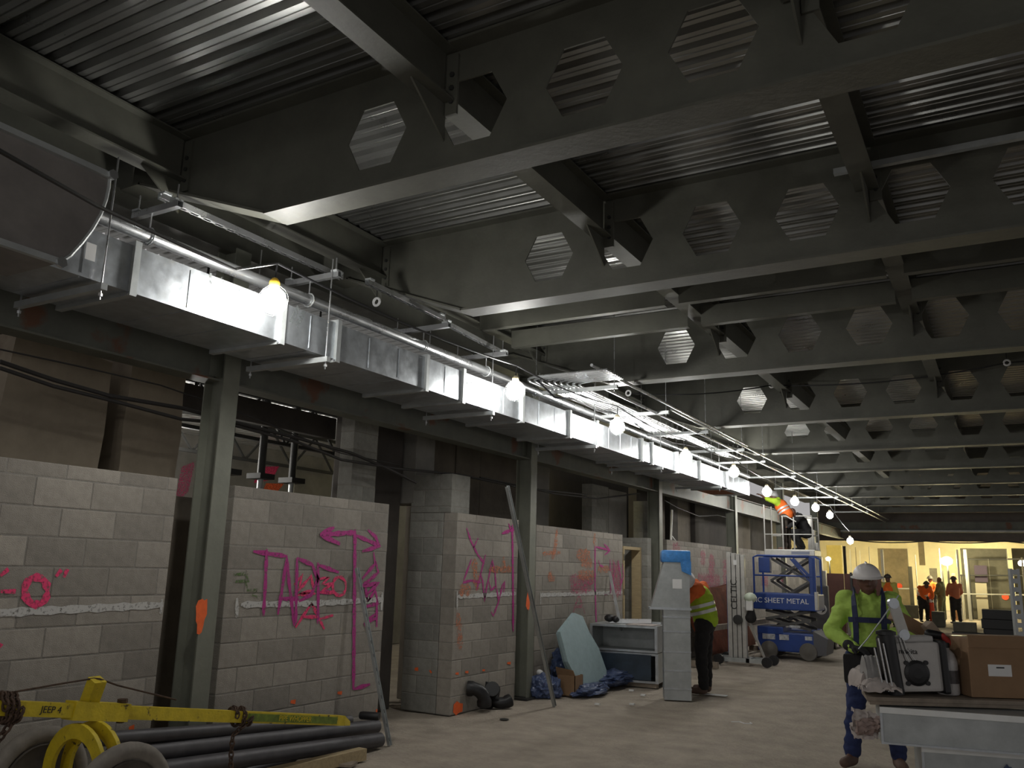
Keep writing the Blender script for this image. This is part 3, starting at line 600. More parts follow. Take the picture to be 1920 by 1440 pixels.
for x, z, a, b, lb in ((-3.62, 3.70, 7.9, 14.2, 'nearer'), (-3.66, 3.68, 10.5, 34.5, 'farther'), (-3.78, 3.60, 8.6, 34.5, 'lower')):
    m = MB(); m.tube([(x, a, z), (x, b, z)], .018, 8); m.obj('conduit', emt, smooth=True, cat='conduit', label='straight bright conduit right of the lamps, the %s one' % lb)
for i, yy in enumerate([15.6, 18.2, 20.8, 23.4, 26.0, 29]):
    t = thing('lamp_rack', 'bright cross strut over the lamp string, %s one beyond the conduit bends' % ['first', 'second', 'third', 'fourth', 'fifth', 'sixth'][i], 'strut', (-4.2, yy, 3.6), 'cross struts over the far lamps')
    m = MB(); m.bar((-4.7, yy, 3.60), (-3.66, yy, 3.60), .035, .035); m.obj('strut', galv_dull, t)
    for x in (-4.66, -3.70): m = MB(); m.tube([(x, yy, 3.55), (x, yy, 4.545)], .005, 6); m.obj('rod', emt, t)
# beam clamps, hanging insulator rings
def clampring(p, label):
    t = thing('cable_ring', label, 'ring', p, 'cable rings under the beams'); m = MB()
    m.tube([(p[0]+.035*math.cos(2*PI*k/12), p[1], p[2]+.035*math.sin(2*PI*k/12)) for k in range(13)], .012, 6); m.obj('ring', mat('white_porcelain', (.7,.7,.7), .3), t)
    m = MB(); m.tube([(p[0], p[1], p[2]+.04), (p[0], p[1], p[2]+.17)], .006, 6); m.obj('hook', dsteel, t)
r1 = at(706, 566, z=3.9); r2 = at(1178, 737, y=10.6); r3 = at(1447, 722, y=12.2); r4 = at(1888, 680, y=12.2)
clampring(r1, 'white ring hanging over the second duct hanger'); clampring(r2, 'white ring at the end of the roof cable above the third lamp'); clampring(r3, 'white ring where the roof cable sags below the fourth beam'); clampring(r4, 'white ring on the roof cable near the right edge')
def sag(a, b, s, n=14): return [Vector(a).lerp(Vector(b), k/n)-Vector((0, 0, 4*s*(k/n)*(1-k/n))) for k in range(n+1)]
m = MB(); m.tube(sag(r2, r3, .07)+sag(r3, r4, .1)[1:]+[Vector(r4)+Vector((2.5, .05, .0))], .009, 6); m.obj('roof_cable', blackp, smooth=True, cat='cable', label='black cable sagging across the hall from ring to ring')
a = at(1572, 322, y=5.72); b = at(1920, 262, y=5.72); b = Vector((b.x+.6, a.y, a.z)); a2 = Vector((a.x-.03, a.y, a.z))
m = MB(); m.bar(a2, b, .041, .041); m.obj('beam_strut', galv_dull, cat='strut', label='level strut clamped across the second beam at the upper right')
# ------------------------------------------------------------------ string of lamps
LP = [(512, 563), (966, 733), (1157, 800), (1286, 857), (1376, 885), (1438, 922), (1490, 940), (1529, 952), (1556, 966)]
pos = []
for px, py in LP: pos.append(at(px, py, x=-4.12))
pos.append(at(1594, 1014, y=26.5))
pos = [Vector((-1.3, -1.9, 2.75)), Vector((-2.0, -3.8, 3.0))]+pos  # two unseen lamps added behind the viewpoint as fill
nm = ['added unseen for fill, just behind the viewpoint', 'added unseen for fill, farthest behind the viewpoint', 'nearest in view, in front of the duct', 'second in view', 'third in view', 'fourth in view', 'fifth in view', 'sixth in view, by the reaching worker', 'seventh in view', 'eighth in view', 'ninth in view', 'last one, hanging lower by the far opening']
def lamp(p, label):
    t = thing('string_lamp', label, 'lamp', p, 'bare caged lamps on the long string')
    m = MB(); m.ball(p, .09, 1, 1, 1.06, 2); m.obj('globe', lampw, t, smooth=True)
    m = MB(); m.lathe(p+Vector((0, 0, .084)), [(.03, 0), (.036, .01), (.034, .05), (.018, .07)], (0, 0, 1), 12); m.obj('socket', yel_pl, t, smooth=True)
    m = MB()
    for k in range(4):
        a = 2*PI*k/4+.6; m.tube([p+Vector((math.cos(a)*.101*math.sin(q), math.sin(a)*.101*math.sin(q), .108*math.cos(q))) for q in [PI*j/8 for j in range(1, 9)]], .0009, 3)
    m.obj('wire_cage', white_pt, t)
    m = MB(); m.tube([p+Vector((0, 0, .13)), p+Vector((.01, 0, .26))], .006, 5); m.obj('cord', blackp, t); return t
l0 = lamp(pos[0], 'bare caged lamp on the string, '+nm[0])
pale = mat('pale_socket_plastic', (.7,.62,.42), .5)  # socket colour washed out to stand in for lamp glare
for p, n_ in zip(pos[1:], nm[1:]):
    c = copy_tree(l0, p, 'bare caged lamp on the string, '+n_)
    if n_.startswith('nearest in view'): c['label'] = 'nearest bare caged lamp in view, yellow socket, hanging before the duct'; continue
    for ch in c.children:
        if ch.name.startswith('socket'): ch.material_slots[0].link = 'OBJECT'; ch.material_slots[0].material = pale
cab = sorted([p+Vector((.01, 0, .26)) for p in pos], key=lambda p: p.y)
pts = [cab[0], cab[1], at(-120, 215, d=2.5), at(0, 283, d=2.7), at(180, 385, d=3.4), at(330, 455, d=4.1), at(440, 505, d=4.8)]+[cab[2]]
for a, b in zip(cab[2:-1], cab[3:]): pts += sag(a, b, .05, 8)[1:]
m = MB(); m.tube(pts, .009, 6); m.obj('string_cable', blackp, smooth=True, cat='cable', label='black cable carrying the string of bare lamps')
# diagonal black cable over the elbow and duct
c1 = [at(p, q, d=dd) for p, q, dd in ((1000, 705, 9.5), (1040, 745, 9.6), (1075, 748, 10), (1120, 770, 10.8), (1170, 778, 11.5), (1210, 808, 12.5), (1260, 830, 13.5), (1310, 838, 14.5))]
m = MB(); m.tube(c1, .012, 6); m.obj('slack_cable', blackp, smooth=True, cat='cable', label='black cable looping over the conduit bundle past the third lamp')
# slack cables behind the columns
for i, (lb, pp, r) in enumerate((('thick black cable', [(0, 678), (100, 712), (205, 742), (340, 765), (440, 792), (560, 822), (660, 850), (730, 880), (780, 905)], .016), ('second thick black cable', [(0, 690), (100, 724), (205, 750), (340, 786), (430, 795), (560, 830), (640, 862), (740, 878), (860, 890), (980, 915), (1100, 928)], .014),
        ('thin black wire', [(0, 655), (140, 685), (300, 722), (440, 770), (640, 850), (750, 872)], .006), ('sagging black cable beyond the second column', [(900, 895), (980, 912), (1040, 926), (1120, 935), (1200, 925)], .012), ('drooping black wire between third and fourth column', [(1245, 938), (1270, 952), (1310, 968), (1345, 966), (1368, 972)], .012))):
    P = [at(px, py, x=-5.62) for px, py in pp]
    m = MB(); m.tube(P, r, 6); m.obj('slack_cable', mat('dusty_cable', (.03,.027,.025), .7), smooth=True, cat='cable', label=lb+' sagging along the left side')
# ------------------------------------------------------------------ yellow pipe dolly
A = Vector(at(6, 1327, d=4.4)); B = Vector(at(648, 1351, d=6.9)); D = (B-A).normalized(); SD = D.cross(Vector((0, 0, 1))).normalized()
mid = A.lerp(B, .185)
dol = thing('pipe_dolly', 'worn yellow two wheeled pipe dolly with a long bar resting on black pipes', 'dolly', (mid.x, mid.y, 0))
m = MB(); m.bar(A-D*.3, B-D*.06, .075, .075); m.obj('bar', yellow, dol)
m = MB(); m.hexa([B-D*.06-SD*.037-Vector((0,0,.037)), B-D*.06+SD*.037-Vector((0,0,.037)), B+D*.05+SD*.012-Vector((0,0,.037)), B+D*.05-SD*.012-Vector((0,0,.037)), B-D*.06-SD*.037+Vector((0,0,.037)), B-D*.06+SD*.037+Vector((0,0,.037)), B+D*.05+SD*.012-Vector((0,0,.005)), B+D*.05-SD*.012-Vector((0,0,.005))]); m.obj('bar_tip', yellow, dol)
m = MB(); m.bar(mid-D*.16, mid+D*.22, .095, .10); m.obj('sleeve', yellow, dol)
m = MB(); m.lathe(mid+D*.20-Vector((0,0,.06)), [(.022, 0), (.022, .11), (.03, .115), (.03, .135)], (0, 0, 1), 8); m.obj('clamp_bolt', rustm, dol)
# lettering and worn green sticker on the bar, on the face towards the camera
fn = SD if SD.dot(EYE-mid) > 0 else -SD
ex = D; ey = fn.cross(ex) if fn.cross(ex).z > 0 else -fn.cross(ex)
if Vector(ex).cross(Vector(ey)).dot(fn) < 0: ex = -ex
s0 = A.lerp(B, .60)+fn*.0385; s1 = A.lerp(B, .945)+fn*.0385
m = MB(); m.hexa([s0-ey*.026, s1-ey*.026, s1-ey*.026+fn*.001, s0-ey*.026+fn*.001, s0+ey*.026, s1+ey*.026, s1+ey*.026+fn*.001, s0+ey*.026+fn*.001]); m.obj('sticker', mat('green_sticker', (.14,.20,.02), .5, 0, .4, 25), dol, label='scuffed green sticker with yellow lettering')
text('PIPE WHOPPER', 'lettering', yellow, dol, s0.lerp(s1, .5)+fn*.0022, ex, ey, .056)
text('JEEP 4', 'lettering', MATS['dark_smudge'] if 0 else black_pt, dol, A.lerp(B, .085)+fn*.0385, ex, ey, .05)
# upright stub and thin rod over it
st = Vector(at(167, 1318, d=4.86)); su = Vector(at(183, 1274, d=4.86))
m = MB(); m.bar(st, su, .075, .075, D); m.obj('stub_post', yellow, dol)
m = MB(); m.tube([at(28, 1297, d=4.45), at(120, 1281, d=4.7), at(176, 1272, d=4.86), at(187, 1273, d=4.86), at(220, 1285, d=4.95), at(330, 1312, d=5.3)], .005, 6); m.obj('tie_rod', rustm, dol)
# arches (two curved plates) and wheels
ax = SD; c0 = mid-Vector((0, 0, .30)); gz = max(c0.z, .2)
wR = Vector(at(228, 1490, d=4.5)); wL = Vector(at(66, 1480, d=4.85)); wc = (wR+wL)/2; axd = (wR-wL); axd.z = 0; half = axd.length/2; axd.normalize(); rad = .31
wc.z = rad; wR = wc+axd*half; wL = wc-axd*half
nrm = axd.cross(Vector((0, 0, 1)))
top = mid.z-.05
for s in (-.055, .055):
    m = MB(); n = 16; ro = .27; ri = .19; hz = top-ro
    o = Vector((mid.x, mid.y, 0))+nrm*s*1.2 if 0 else Vector((wc.x, wc.y, 0))+nrm*s
    o = o+(Vector((mid.x, mid.y, 0))-Vector((wc.x, wc.y, 0)))*.5
    ring = []
    for k in range(n+1):
        a = PI*k/n; ring.append((Vector((0, 0, hz))+axd*(-ro*math.cos(a))+Vector((0, 0, ro*math.sin(a))), Vector((0, 0, hz))+axd*(-ri*math.cos(a))+Vector((0, 0, ri*math.sin(a)))))
    ring = [(-axd*ro*1.08+Vector((0, 0, .16)), -axd*ri*1.15+Vector((0, 0, .16)))]+ring+[(axd*ro*1.08+Vector((0, 0, .16)), axd*ri*1.15+Vector((0, 0, .16)))]
    t_ = nrm*.012; b = len(m.v)
    for po, pi in ring: m.v += [tuple(o+po-t_), tuple(o+pi-t_), tuple(o+pi+t_), tuple(o+po+t_)]
    for k in range(len(ring)-1):
        for q in range(4): m.f.append((b+4*k+q, b+4*k+(q+1) % 4, b+4*k+4+(q+1) % 4, b+4*k+4+q))
    m.f += [(0, 1, 2, 3), tuple(b+4*(len(ring)-1)+q for q in (3, 2, 1, 0))]
    m.obj('arch_plate', yellow, dol, smooth=True)
# rolled rim of the arch and axle stubs
for s in (-1, 1):
    m = MB(); m.lathe(wc+axd*s*.22, [(.03, 0), (.03, half-.20)], axd*s, 10); m.obj('axle', rustm, dol)
for q, wcn in enumerate((wR, wL)):
    w = .085; m = MB(); m.lathe(wcn-axd*w/2, [(.225, .022), (.24, .004), (.275, 0), (rad-.008, .012), (rad, .03), (rad, w-.03), (rad-.008, w-.012), (.275, w), (.24, w-.004), (.225, w-.022)], axd, 36); wh = m.obj('wheel', rubber, dol, smooth=True)
    m = MB(); m.lathe(wcn-axd*(w/2+.004), [(.02, .0), (.05, 0), (.055, .012), (.20, .020), (.212, .012), (.222, .016), (.222, w-.008), (.212, w-.004), (.20, w-.012), (.055, w-.004), (.05, w+.008), (.02, w+.008)], axd, 28); m.obj('wheel_rim', mat('dusty_wheel_rim', (.07,.06,.05), .8, .1, .25, 12), wh, smooth=True)
# chains
def chain(name, pts, label, lr=.022):
    m = MB(); k = 0
    P = [Vector(p) for p in pts]; seg = []
    for a, b in zip(P[:-1], P[1:]):
        n = max(1, int((b-a).length/(lr*1.5)));
        for i in range(n): seg.append((a.lerp(b, i/n), a.lerp(b, (i+1)/n)))
    for a, b in seg:
        d = (b-a).normalized(); s = d.cross(Vector((1, .3, .1))).normalized(); s = s if k % 2 else d.cross(s); c = (a+b)/2; k += 1
        m.tube([c+d*lr*1.15*math.cos(q)+s*lr*.7*math.sin(q) for q in [2*PI*j/8 for j in range(9)]], lr*.27, 5)
    return m.obj(name, rustm, cat='chain', label=label)
cc = A.lerp(B, .56)
wrap = [cc+SD*.052*math.cos(a)*1.05+Vector((0, 0, .056*math.sin(a)))+D*(a*.012) for a in [2*PI*j/12 for j in range(25)]]
chain('rusty_chain', wrap+[cc-Vector((0,0,.12))+fn*.03, cc-Vector((0,0,.26))+fn*.03, cc-Vector((0,0,.40))+fn*.05], 'rusty chain wrapped round the yellow bar in front of the lettered wall')
cc = A-D*.03
wrap = [cc+SD*.06*math.cos(a)+Vector((0, 0, .065*math.sin(a)))+D*(a*.005) for a in [2*PI*j/12 for j in range(37)]]
chain('rusty_chain', wrap+[cc-Vector((0, 0, .2)), cc-Vector((0, 0, .6))], 'rusty chain wrapped round the yellow bar at the left edge', .026)
# ------------------------------------------------------------------ black pipes and timber on the ground
PG = 'black iron pipes stacked on the ground'
def pipe(a, b, r, label, m_=pipe_m):
    a = Vector(a); b = Vector(b); m = MB(); d = (b-a).normalized(); L = (b-a).length
    m.lathe(a, [(r*.86, .02), (r*.86, 0), (r, 0), (r, L), (r*.86, L), (r*.86, L-.02)], d, 18); return m.obj('iron_pipe', m_, smooth=True, cat='pipe', label=label, group=PG)
e = Vector((-5.02, 6.62, 0)); dd = Vector((-.30, -1.0, 0)).normalized(); pp = Vector((dd.y, -dd.x, 0))
def endp(px, py, r, z): q = Vector(at(px, py, z=z)); q.z = z; return q
for (px, py, r, z, L, lb, qx, qy) in ((712, 1387, .062, .064, 3.6, 'black iron pipe lying lowest at the front of the stack', 330, 1440), (705, 1362, .062, .115, 3.5, 'black iron pipe on top of the stack under the dolly tip', 330, 1405), (655, 1350, .045, .22, 3.5, 'black iron pipe at the back of the stack', 330, 1375)):
    a = endp(px, py, r, z); q = Vector(at(qx, qy, x=-5.10+.10*(z < .1))); d = (q-a); d.normalize()
    pipe(a, a+d*2.9, r, lb)
a = endp(640, 1400, .03, .032); q = Vector(at(480, 1440, z=.032)); d = (q-a).normalized(); pipe(a, a+d*1.7, .030, 'thin iron pipe in front of the black stack')
a = Vector(at(680, 1413, z=.05)); q = Vector(at(540, 1446, z=.05)); d = (q-a); d.z = 0; d.normalize()
m = MB(); m.bar(a+Vector((0, 0, .0)), a+d*2.4, .09, .09); m.obj('timber', wood, cat='timber', label='pale square timber lying in front of the black pipes')
m = MB(); a2 = a+Vector((.1, -.1, -.04)); m.bar(Vector((a2.x, a2.y-.12, .016)), Vector((a2.x, a2.y-.12, .016))+Vector((-.45, -.15, 0)), .14, .02); m.obj('plank_scrap', plym, cat='plank', label='thin dark plank scrap under the pale timber')
# small black fitting on the dolly tip
m = MB(); q = Vector(at(690, 1350, d=7.35)); m.lathe(q+Vector((-.09, 0, .03)), [(.03, 0), (.035, .02), (.035, .16), (.028, .18)], (1, .3, 0), 12); m.obj('pipe_coupling', blackp, smooth=True, cat='fitting', label='black coupling lying on the pipes at the dolly tip')
# ------------------------------------------------------------------ leaning struts
def lean(p, q, w, label, m_=emt, name='leaning_strut'):
    p = Vector(p); q = Vector(q); t = thing(name, label, 'strut', (p.x, p.y, 0), 'struts leaning on the walls'); d = (q-p).normalized(); r = d.cross(Vector((1, 0, 0))).normalized()
    m = MB(); m.bar(p, q, .004, w, r) if 0 else m.bar(p+r*w/2, q+r*w/2, w, .003, r); m.bar(p, q, .003, w, r); 
    m.bar(p-r*w/2, q-r*w/2, w, .003, r); m.obj('channel', m_, t)
    m = MB(); L = (q-p).length; n = int(L/.12); nn = Vector((1, 0, 0))
    for k in range(n): c = p+d*(L*(k+.3)/n)+nn*.0025; m.bar(c, c+d*.03, .004, .012, r)
    o = m.obj('slot', dsteel, t, kind='stuff'); return t
lean(at(731, 1398, z=.0), Vector((-5.33, 6.36, 1.55)), .03, 'thin metal strut leaning on the lettered wall by the pipe ends', galv_dull)
b2 = Vector(at(1040, 1325, z=0)); lean(b2, at(951, 912, d=9.02), .036, 'tall slotted strut leaning beside the second column', galv_dull)
lean(at(1165, 1182, x=-5.0), at(1143, 1072, x=-5.34), .035, 'short strut leaning on the orange marked wall above the box ducts', galv_dull)
m = MB(); m.bar(at(1258, 1012, x=-5.5), at(1260, 956, x=-5.5), .03, .03); m.bar(at(1259, 1005, x=-5.5), at(1266, 1014, x=-5.5), .03, .02); m.obj('white_stick', white_pt, cat='stick', label='short white stick standing on top of the faded pink wall')
# ------------------------------------------------------------------ black pipe fittings heap
FG = 'black pipe fittings heaped by the scribbled wall'
random.seed(3)
def elbow(c, r, R_, rot, label):
    mb = MB(); pts = [Vector((R_*math.cos(a), 0, R_*math.sin(a))) for a in [PI/2*k/8 for k in range(9)]]; pts = [Vector((R_, 0, -.05))]+pts+[Vector((-.05, 0, R_))]
    rm = Matrix.Rotation(rot[0], 3, 'Z') @ Matrix.Rotation(rot[1], 3, 'X') @ Matrix.Rotation(rot[2], 3, 'Y'); pts = [rm @ p for p in pts]
    mz = min(p.z for p in pts); pts = [p+Vector(c)-Vector((0, 0, mz-r)) for p in pts]
    rr = [r*1.15, r*1.15]+[r]*(len(pts)-4)+[r*1.15, r*1.15]
    mb.tube(pts, rr, 14); mb.obj('pipe_fitting', blackp, smooth=True, cat='fitting', group=FG, label=label)
ff = [(885, 1334, .085, 'black pipe elbow at the left end of the heap'), (903, 1331, .085, 'black pipe elbow second from the left in the heap'), (922, 1328, .08, 'black pipe elbow in the middle of the heap'), (938, 1326, .075, 'black pipe elbow at the right end of the heap'), (916, 1322, .07, 'black pipe elbow behind the middle of the heap')]
for i, (px, py, r, lb) in enumerate(ff):
    q = at(px, py, z=0); elbow((q.x, q.y, 0), r*.85, .135, (i*1.1+.4, .9 if i % 2 else .3, i*.7), lb)
q = at(928, 1316, z=0)
t = thing('capped_fitting', 'dark upright pipe fitting with foil bands at the back of the heap', 'fitting', (q.x-.02, q.y+.1, 0)); m = MB(); m.lathe((q.x-.02, q.y+.1, .0), [(.07, 0), (.08, .05), (.08, .16), (.055, .2), (.06, .3), (.045, .33)], (0, 0, 1), 16); m.obj('body', blackp, t, smooth=True)
for z in (.17, .23): m = MB(); m.lathe((q.x-.02, q.y+.1, z), [(.083 if z < .2 else .062, 0), (.083 if z < .2 else .062, .02)], (0, 0, 1), 16); m.obj('foil_band', reflect, t)
q = at(870, 1340, z=0); m = MB(); m.lathe((q.x+.5, q.y+.02, 0), [(.05, 0), (.05, .006), (.02, .012)], (0, 0, 1), 10); m.obj('metal_scrap', dsteel, cat='scrap', label='flat dark scrap on the dirt in front of the fittings')
# ------------------------------------------------------------------ pale blue boards leaning on the wall
def board(px0, py0, pts, x0, label, th=.05):
    mb = MB(); P = [at(px, py, x=x0+.2) for px, py in pts]; yb = min(p.y for p in P)
    # lean: the higher, the nearer to the wall
    def fr(a, b): return (x0+.34*(1-min(b, 1.2)/1.2), a, b)
    mb.prism([(p.y, max(.01, p.z)) for p in P], lambda a, b: fr(a, b), (th, 0, .0)); return mb.obj('insulation_board', foam, cat='board', label=label, group='pale blue boards by the orange marked wall')
board(0, 0, [(1072, 1300), (1056, 1240), (1055, 1185), (1090, 1150), (1103, 1156), (1108, 1185), (1118, 1215), (1122, 1255), (1115, 1290)], -5.24, 'front pale blue insulation board with broken corner leaning on the wall')
board(0, 0, [(1060, 1296), (1052, 1240), (1052, 1188), (1080, 1160), (1092, 1165), (1098, 1290)], -5.33, 'rear pale blue insulation board leaning behind the first')
# crumpled blue film
def crumple(name, c, rx, ry, rz, m_, label, seed, cat='plastic', amp=.4, sub=4):
    bm = bmesh.new(); bmesh.ops.create_icosphere(bm, subdivisions=sub, radius=1)
    for v in bm.verts:
        p = v.co.copy(); f = 1+amp*noise.noise(p*2.1+Vector((seed, 0, 0)))+amp*.6*abs(noise.noise(p*5+Vector((0, seed, 0))))+amp*.3*noise.noise(p*11)
        v.co = Vector((p.x*rx*f+c[0], p.y*ry*f+c[1], max(.004, (p.z*rz*f)+c[2])))
    mb = MB(); mb.bm(bm); return mb.obj(name, m_, cat=cat, label=label)
def gp(px, py): q = at(px, py, z=0); return (q.x, q.y)
x, y = gp(1040, 1300); crumple('blue_plastic_heap', (x+.02, y+.30, .34), .17, .30, .22, blue_pl, 'crumpled dark blue film heaped behind the open cardboard box', 1.5)
x, y = gp(1015, 1308); crumple('blue_plastic_bag', (x, y, .12), .15, .17, .15, blue_pl, 'blue plastic bag left of the open cardboard box', 3.3)
x, y = gp(1036, 1308); crumple('blue_plastic_bag', (x, y, .10), .10, .12, .13, blue_pl, 'smaller blue plastic bag right behind the leaning slotted strut', 5.3)
x, y = gp(1105, 1302); crumple('blue_plastic_sheet', (x, y, .06), .20, .38, .08, blue_pl, 'flattened blue plastic sheet on the dirt in front of the box ducts', 7.7)
x, y = gp(1150, 1288); crumple('blue_plastic_sheet', (x, y+.15, .12), .20, .55, .10, blue_pl, 'blue film bunched along the foot of the lower box duct', 9.1)
x, y = gp(1012, 1302)
m = MB(); m.ball((x, y-.02, .27), .05, 1, 1, .8); m.obj('paper_ball', white_pt, smooth=True, cat='litter', label='white paper ball on the blue plastic bag')
x, y = gp(1065, 1305); bxx = thing('open_cardboard_box', 'small open cardboard box with raised flap among the blue film', 'box', (x, y+.05, 0))
m = MB(); 
for s in ((-.13, -.122, -.12, .12), (.122, .13, -.12, .12), (-.13, .13, -.12, -.112), (-.13, .13, .112, .12)): m.box(x+s[0], x+s[1], y+.05+s[2], y+.05+s[3], .01, .26)
m.box(x-.13, x+.13, y-.07, y+.17, .008, .016); m.obj('body', card, bxx)
m = MB(); m.hexa([(x-.13, y-.07, .26), (x+.13, y-.07, .26), (x+.13, y-.062, .26), (x-.13, y-.062, .26), (x-.12, y-.13, .36), (x+.12, y-.11, .33), (x+.12, y-.10, .33), (x-.12, y-.12, .36)]); m.obj('flap', card, bxx)
x, y = gp(1088, 1305); m = MB(); m.bar((x-.12, y-.05, .015), (x+.1, y+.12, .015), .06, .02); m.obj('red_tool', redp, cat='tool', label='red plastic strip lying on the dirt by the open cardboard box')
for i, (px, py) in enumerate(((1120, 1322), (1184, 1296), (1206, 1305), (1185, 1322))):
    x, y = gp(px, py); m = MB(); m.box(x-.03, x+.03, y-.02, y+.02, .002, .02); m.obj('paper_scrap', white_pt, cat='litter', label='tiny white scrap on the dirt, %s of four beside the box ducts' % ('leftmost', 'second', 'third', 'nearest')[i], group='white scraps')
# ------------------------------------------------------------------ box ducts stacked
def boxduct(c, ang, w, h, L, t_, z, label, name='box_duct_section'):
    t = thing(name, label, 'duct', (c[0], c[1], z), 'stacked box ducts'); T_ = Matrix.Translation((c[0], c[1], z)) @ Matrix.Rotation(ang, 4, 'Z')
    m = MB(); m.T = T_
    m.box(-L/2, L/2, -w/2, w/2, 0, t_); m.box(-L/2, L/2, -w/2, w/2, h-t_, h); m.box(-L/2, L/2, -w/2, -w/2+t_, t_, h-t_) if 0 else None
    m.box(-L/2, L/2, w/2-t_, w/2, t_, h-t_); m.box(L/2-t_*.5, L/2, -w/2, w/2-t_, t_, h-t_); m.box(-L/2, -L/2+t_*.5, -w/2, w/2-t_, t_, h-t_); m.obj('shell', galv_dull, t)
    m = MB(); m.T = T_
    for (a, b, c_, d) in ((-L/2, L/2, 0, .03), (-L/2, L/2, h-.03, h), (-L/2, -L/2+.03, .03, h-.03), (L/2-.03, L/2, .03, h-.03)): m.box(a-.004, b+.004, -w/2-.02, -w/2+.01, c_, d)
    m.obj('open_end_flange', galv, t); return t
qa = Vector(at(1115, 1285, z=0)); qb = Vector(at(1235, 1295, z=0))
cx_, cy_ = -4.86, 12.0
boxduct((cx_, cy_), .12, .62, .40, .98, .006, .06, 'lower open box duct draped with dark blue film')
boxduct((cx_, cy_-.02), .12, .62, .36, .98, .006, .47, 'upper open box duct stacked on the lower one')
m = MB(); m.T = Matrix.Translation((cx_, cy_-.345, .08)) @ Matrix.Rotation(.12, 4, 'Z'); m.box(-.47, .44, -.008, 0, .02, .36); m.obj('film_cover', mat('dark_film', (.03,.045,.065), .3, 0, .3, 6), cat='film', label='dark blue film across the open lower box duct')
m = MB(); m.box(cx_-.5, cx_+.5, cy_-.25, cy_-.17, 0, .055); m.box(cx_-.5, cx_+.5, cy_+.17, cy_+.25, 0, .055); m.obj('timber_bearers', plym, cat='timber', label='timber bearers under the stacked box ducts')
m = MB(); m.bar((cx_-.3, cy_-.05, .86), (cx_+.3, cy_+.10, .88), .08, .06); m.obj('bright_angle', emt, cat='metal', label='bright metal angle lying on the upper box duct')
m = MB(); m.bar((cx_-.25, cy_+.1, .85), (cx_+.42, cy_+.2, .85), .12, .03); m.obj('sheet_offcut', galv, cat='metal', label='sheet metal offcut on the upper box duct')
m = MB(); m.ball((cx_-.28, cy_-.1, .90), .07, 1.1, 1, .8); m.ball((cx_-.18, cy_-.1, .89), .05); m.obj('black_tool', blackp, smooth=True, cat='tool', label='small black tool on the left of the upper box duct')
m = MB(); m.box(cx_+.05, cx_+.46, cy_-.28, cy_+.05, .832, .842); m.obj('dusty_paper', white_pt if 0 else rag, cat='paper', label='dusty pale sheet on the right of the upper box duct')
# ------------------------------------------------------------------ tall upright duct piece
tx, ty = -3.80, 10.98; ang = .42
td = thing('upright_duct', 'tall galvanised duct fitting standing on end, top wrapped in blue film', 'duct', (tx, ty, 0)); TT = Matrix.Translation((tx, ty, 0)) @ Matrix.Rotation(ang, 4, 'Z')
w = .17; dp_ = .13
zs = [0, .14, .36, .59, .84, 1.02, 1.115]
for i in range(6):
    m = MB(); m.T = TT; z0, z1 = zs[i]+.004, zs[i+1]-.004
    m.box(-w, w, -dp_, dp_, z0, z1); m.obj('duct_panel', galv_dull, td)
    m = MB(); m.T = TT; m.box(-w-.004, w+.004, -dp_-.004, dp_+.004, z1-.004, z1+.012); m.obj('seam', galv, td)
m = MB(); m.T = TT; lo = [(-w-.16, -dp_), (w, -dp_), (w, dp_), (-w-.16, dp_)]; hi = [(-w+.02, -dp_), (w, -dp_), (w, dp_), (-w+.02, dp_)]
m.hexa([(a, b, 1.13) for a, b in lo]+[(a, b, 1.74) for a, b in hi]); m.obj('taper_section', galv_dull, td)
m = MB(); m.T = TT; m.box(-w-.18, w+.015, -dp_-.02, dp_+.02, 1.11, 1.135); m.obj('flange', galv, td)
m = MB(); m.T = TT; m.box(-.05, .07, -dp_-.004, -dp_-.001, 1.38, 1.5); m.obj('paper_label', white_pt, td)
m = MB(); m.T = TT; m.cbox(-w-.02, w+.02, -dp_-.02, dp_+.02, 1.71, 1.87, .03); m.obj('blue_film_cap', blue_tp, td, smooth=True)
m = MB(); m.T = TT; m.hexa([(w-.1, -dp_-.025, 1.60), (w+.02, -dp_-.025, 1.55), (w+.02, -dp_-.015, 1.55), (w-.1, -dp_-.015, 1.60), (w-.12, -dp_-.025, 1.73), (w+.02, -dp_-.025, 1.73), (w+.02, -dp_-.015, 1.73), (w-.12, -dp_-.015, 1.73)]); m.obj('film_flap', blue_tp, td)
x, y = gp(1392, 1357); m = MB(); m.tube([(x-.12, y, .008), (x-.04, y+.05, .008), (x+.03, y-.02, .008), (x+.1, y+.02, .008), (x+.06, y+.09, .008)], .006, 5); m.obj('white_string', white_pt, cat='litter', label='curl of white string on the dirt in the middle of the floor')
x, y = gp(1335, 1303); m = MB(); m.box(x-.12, x+.2, y-.05, y+.04, .002, .012); m.obj('paper_scrap', white_pt, cat='litter', label='white scrap on the dirt right of the upright duct')
# ------------------------------------------------------------------ brown wrapped sheets leaning on the faded pink wall
m = MB(); bs = []
yb0, yb1 = 15.3, 18.9
for j in range(13):
    z = 1.28*j/12
    for i in range(25):
        t_ = i/24; bs.append((-4.78-.42*j/12+.03*noise.noise(Vector((t_*7, z*4, 0))), yb0+(yb1-yb0)*t_, .12+z-.10*math.sin(t_*PI)*(j == 12)))
m.v = bs+[(a-.05, b, c) for a, b, c in bs]; nn = 13*25
for j in range(12):
    for i in range(24): f = (j*25+i, j*25+i+1, (j+1)*25+i+1, (j+1)*25+i); m.f += [f, tuple(q+nn for q in f)]
rim = [i for i in range(25)]+[j*25+24 for j in range(1, 13)]+[12*25+i for i in range(23, -1, -1)]+[j*25 for j in range(11, 0, -1)]
m.f += [(rim[k], rim[(k+1) % len(rim)], rim[(k+1) % len(rim)]+nn, rim[k]+nn) for k in range(len(rim))]
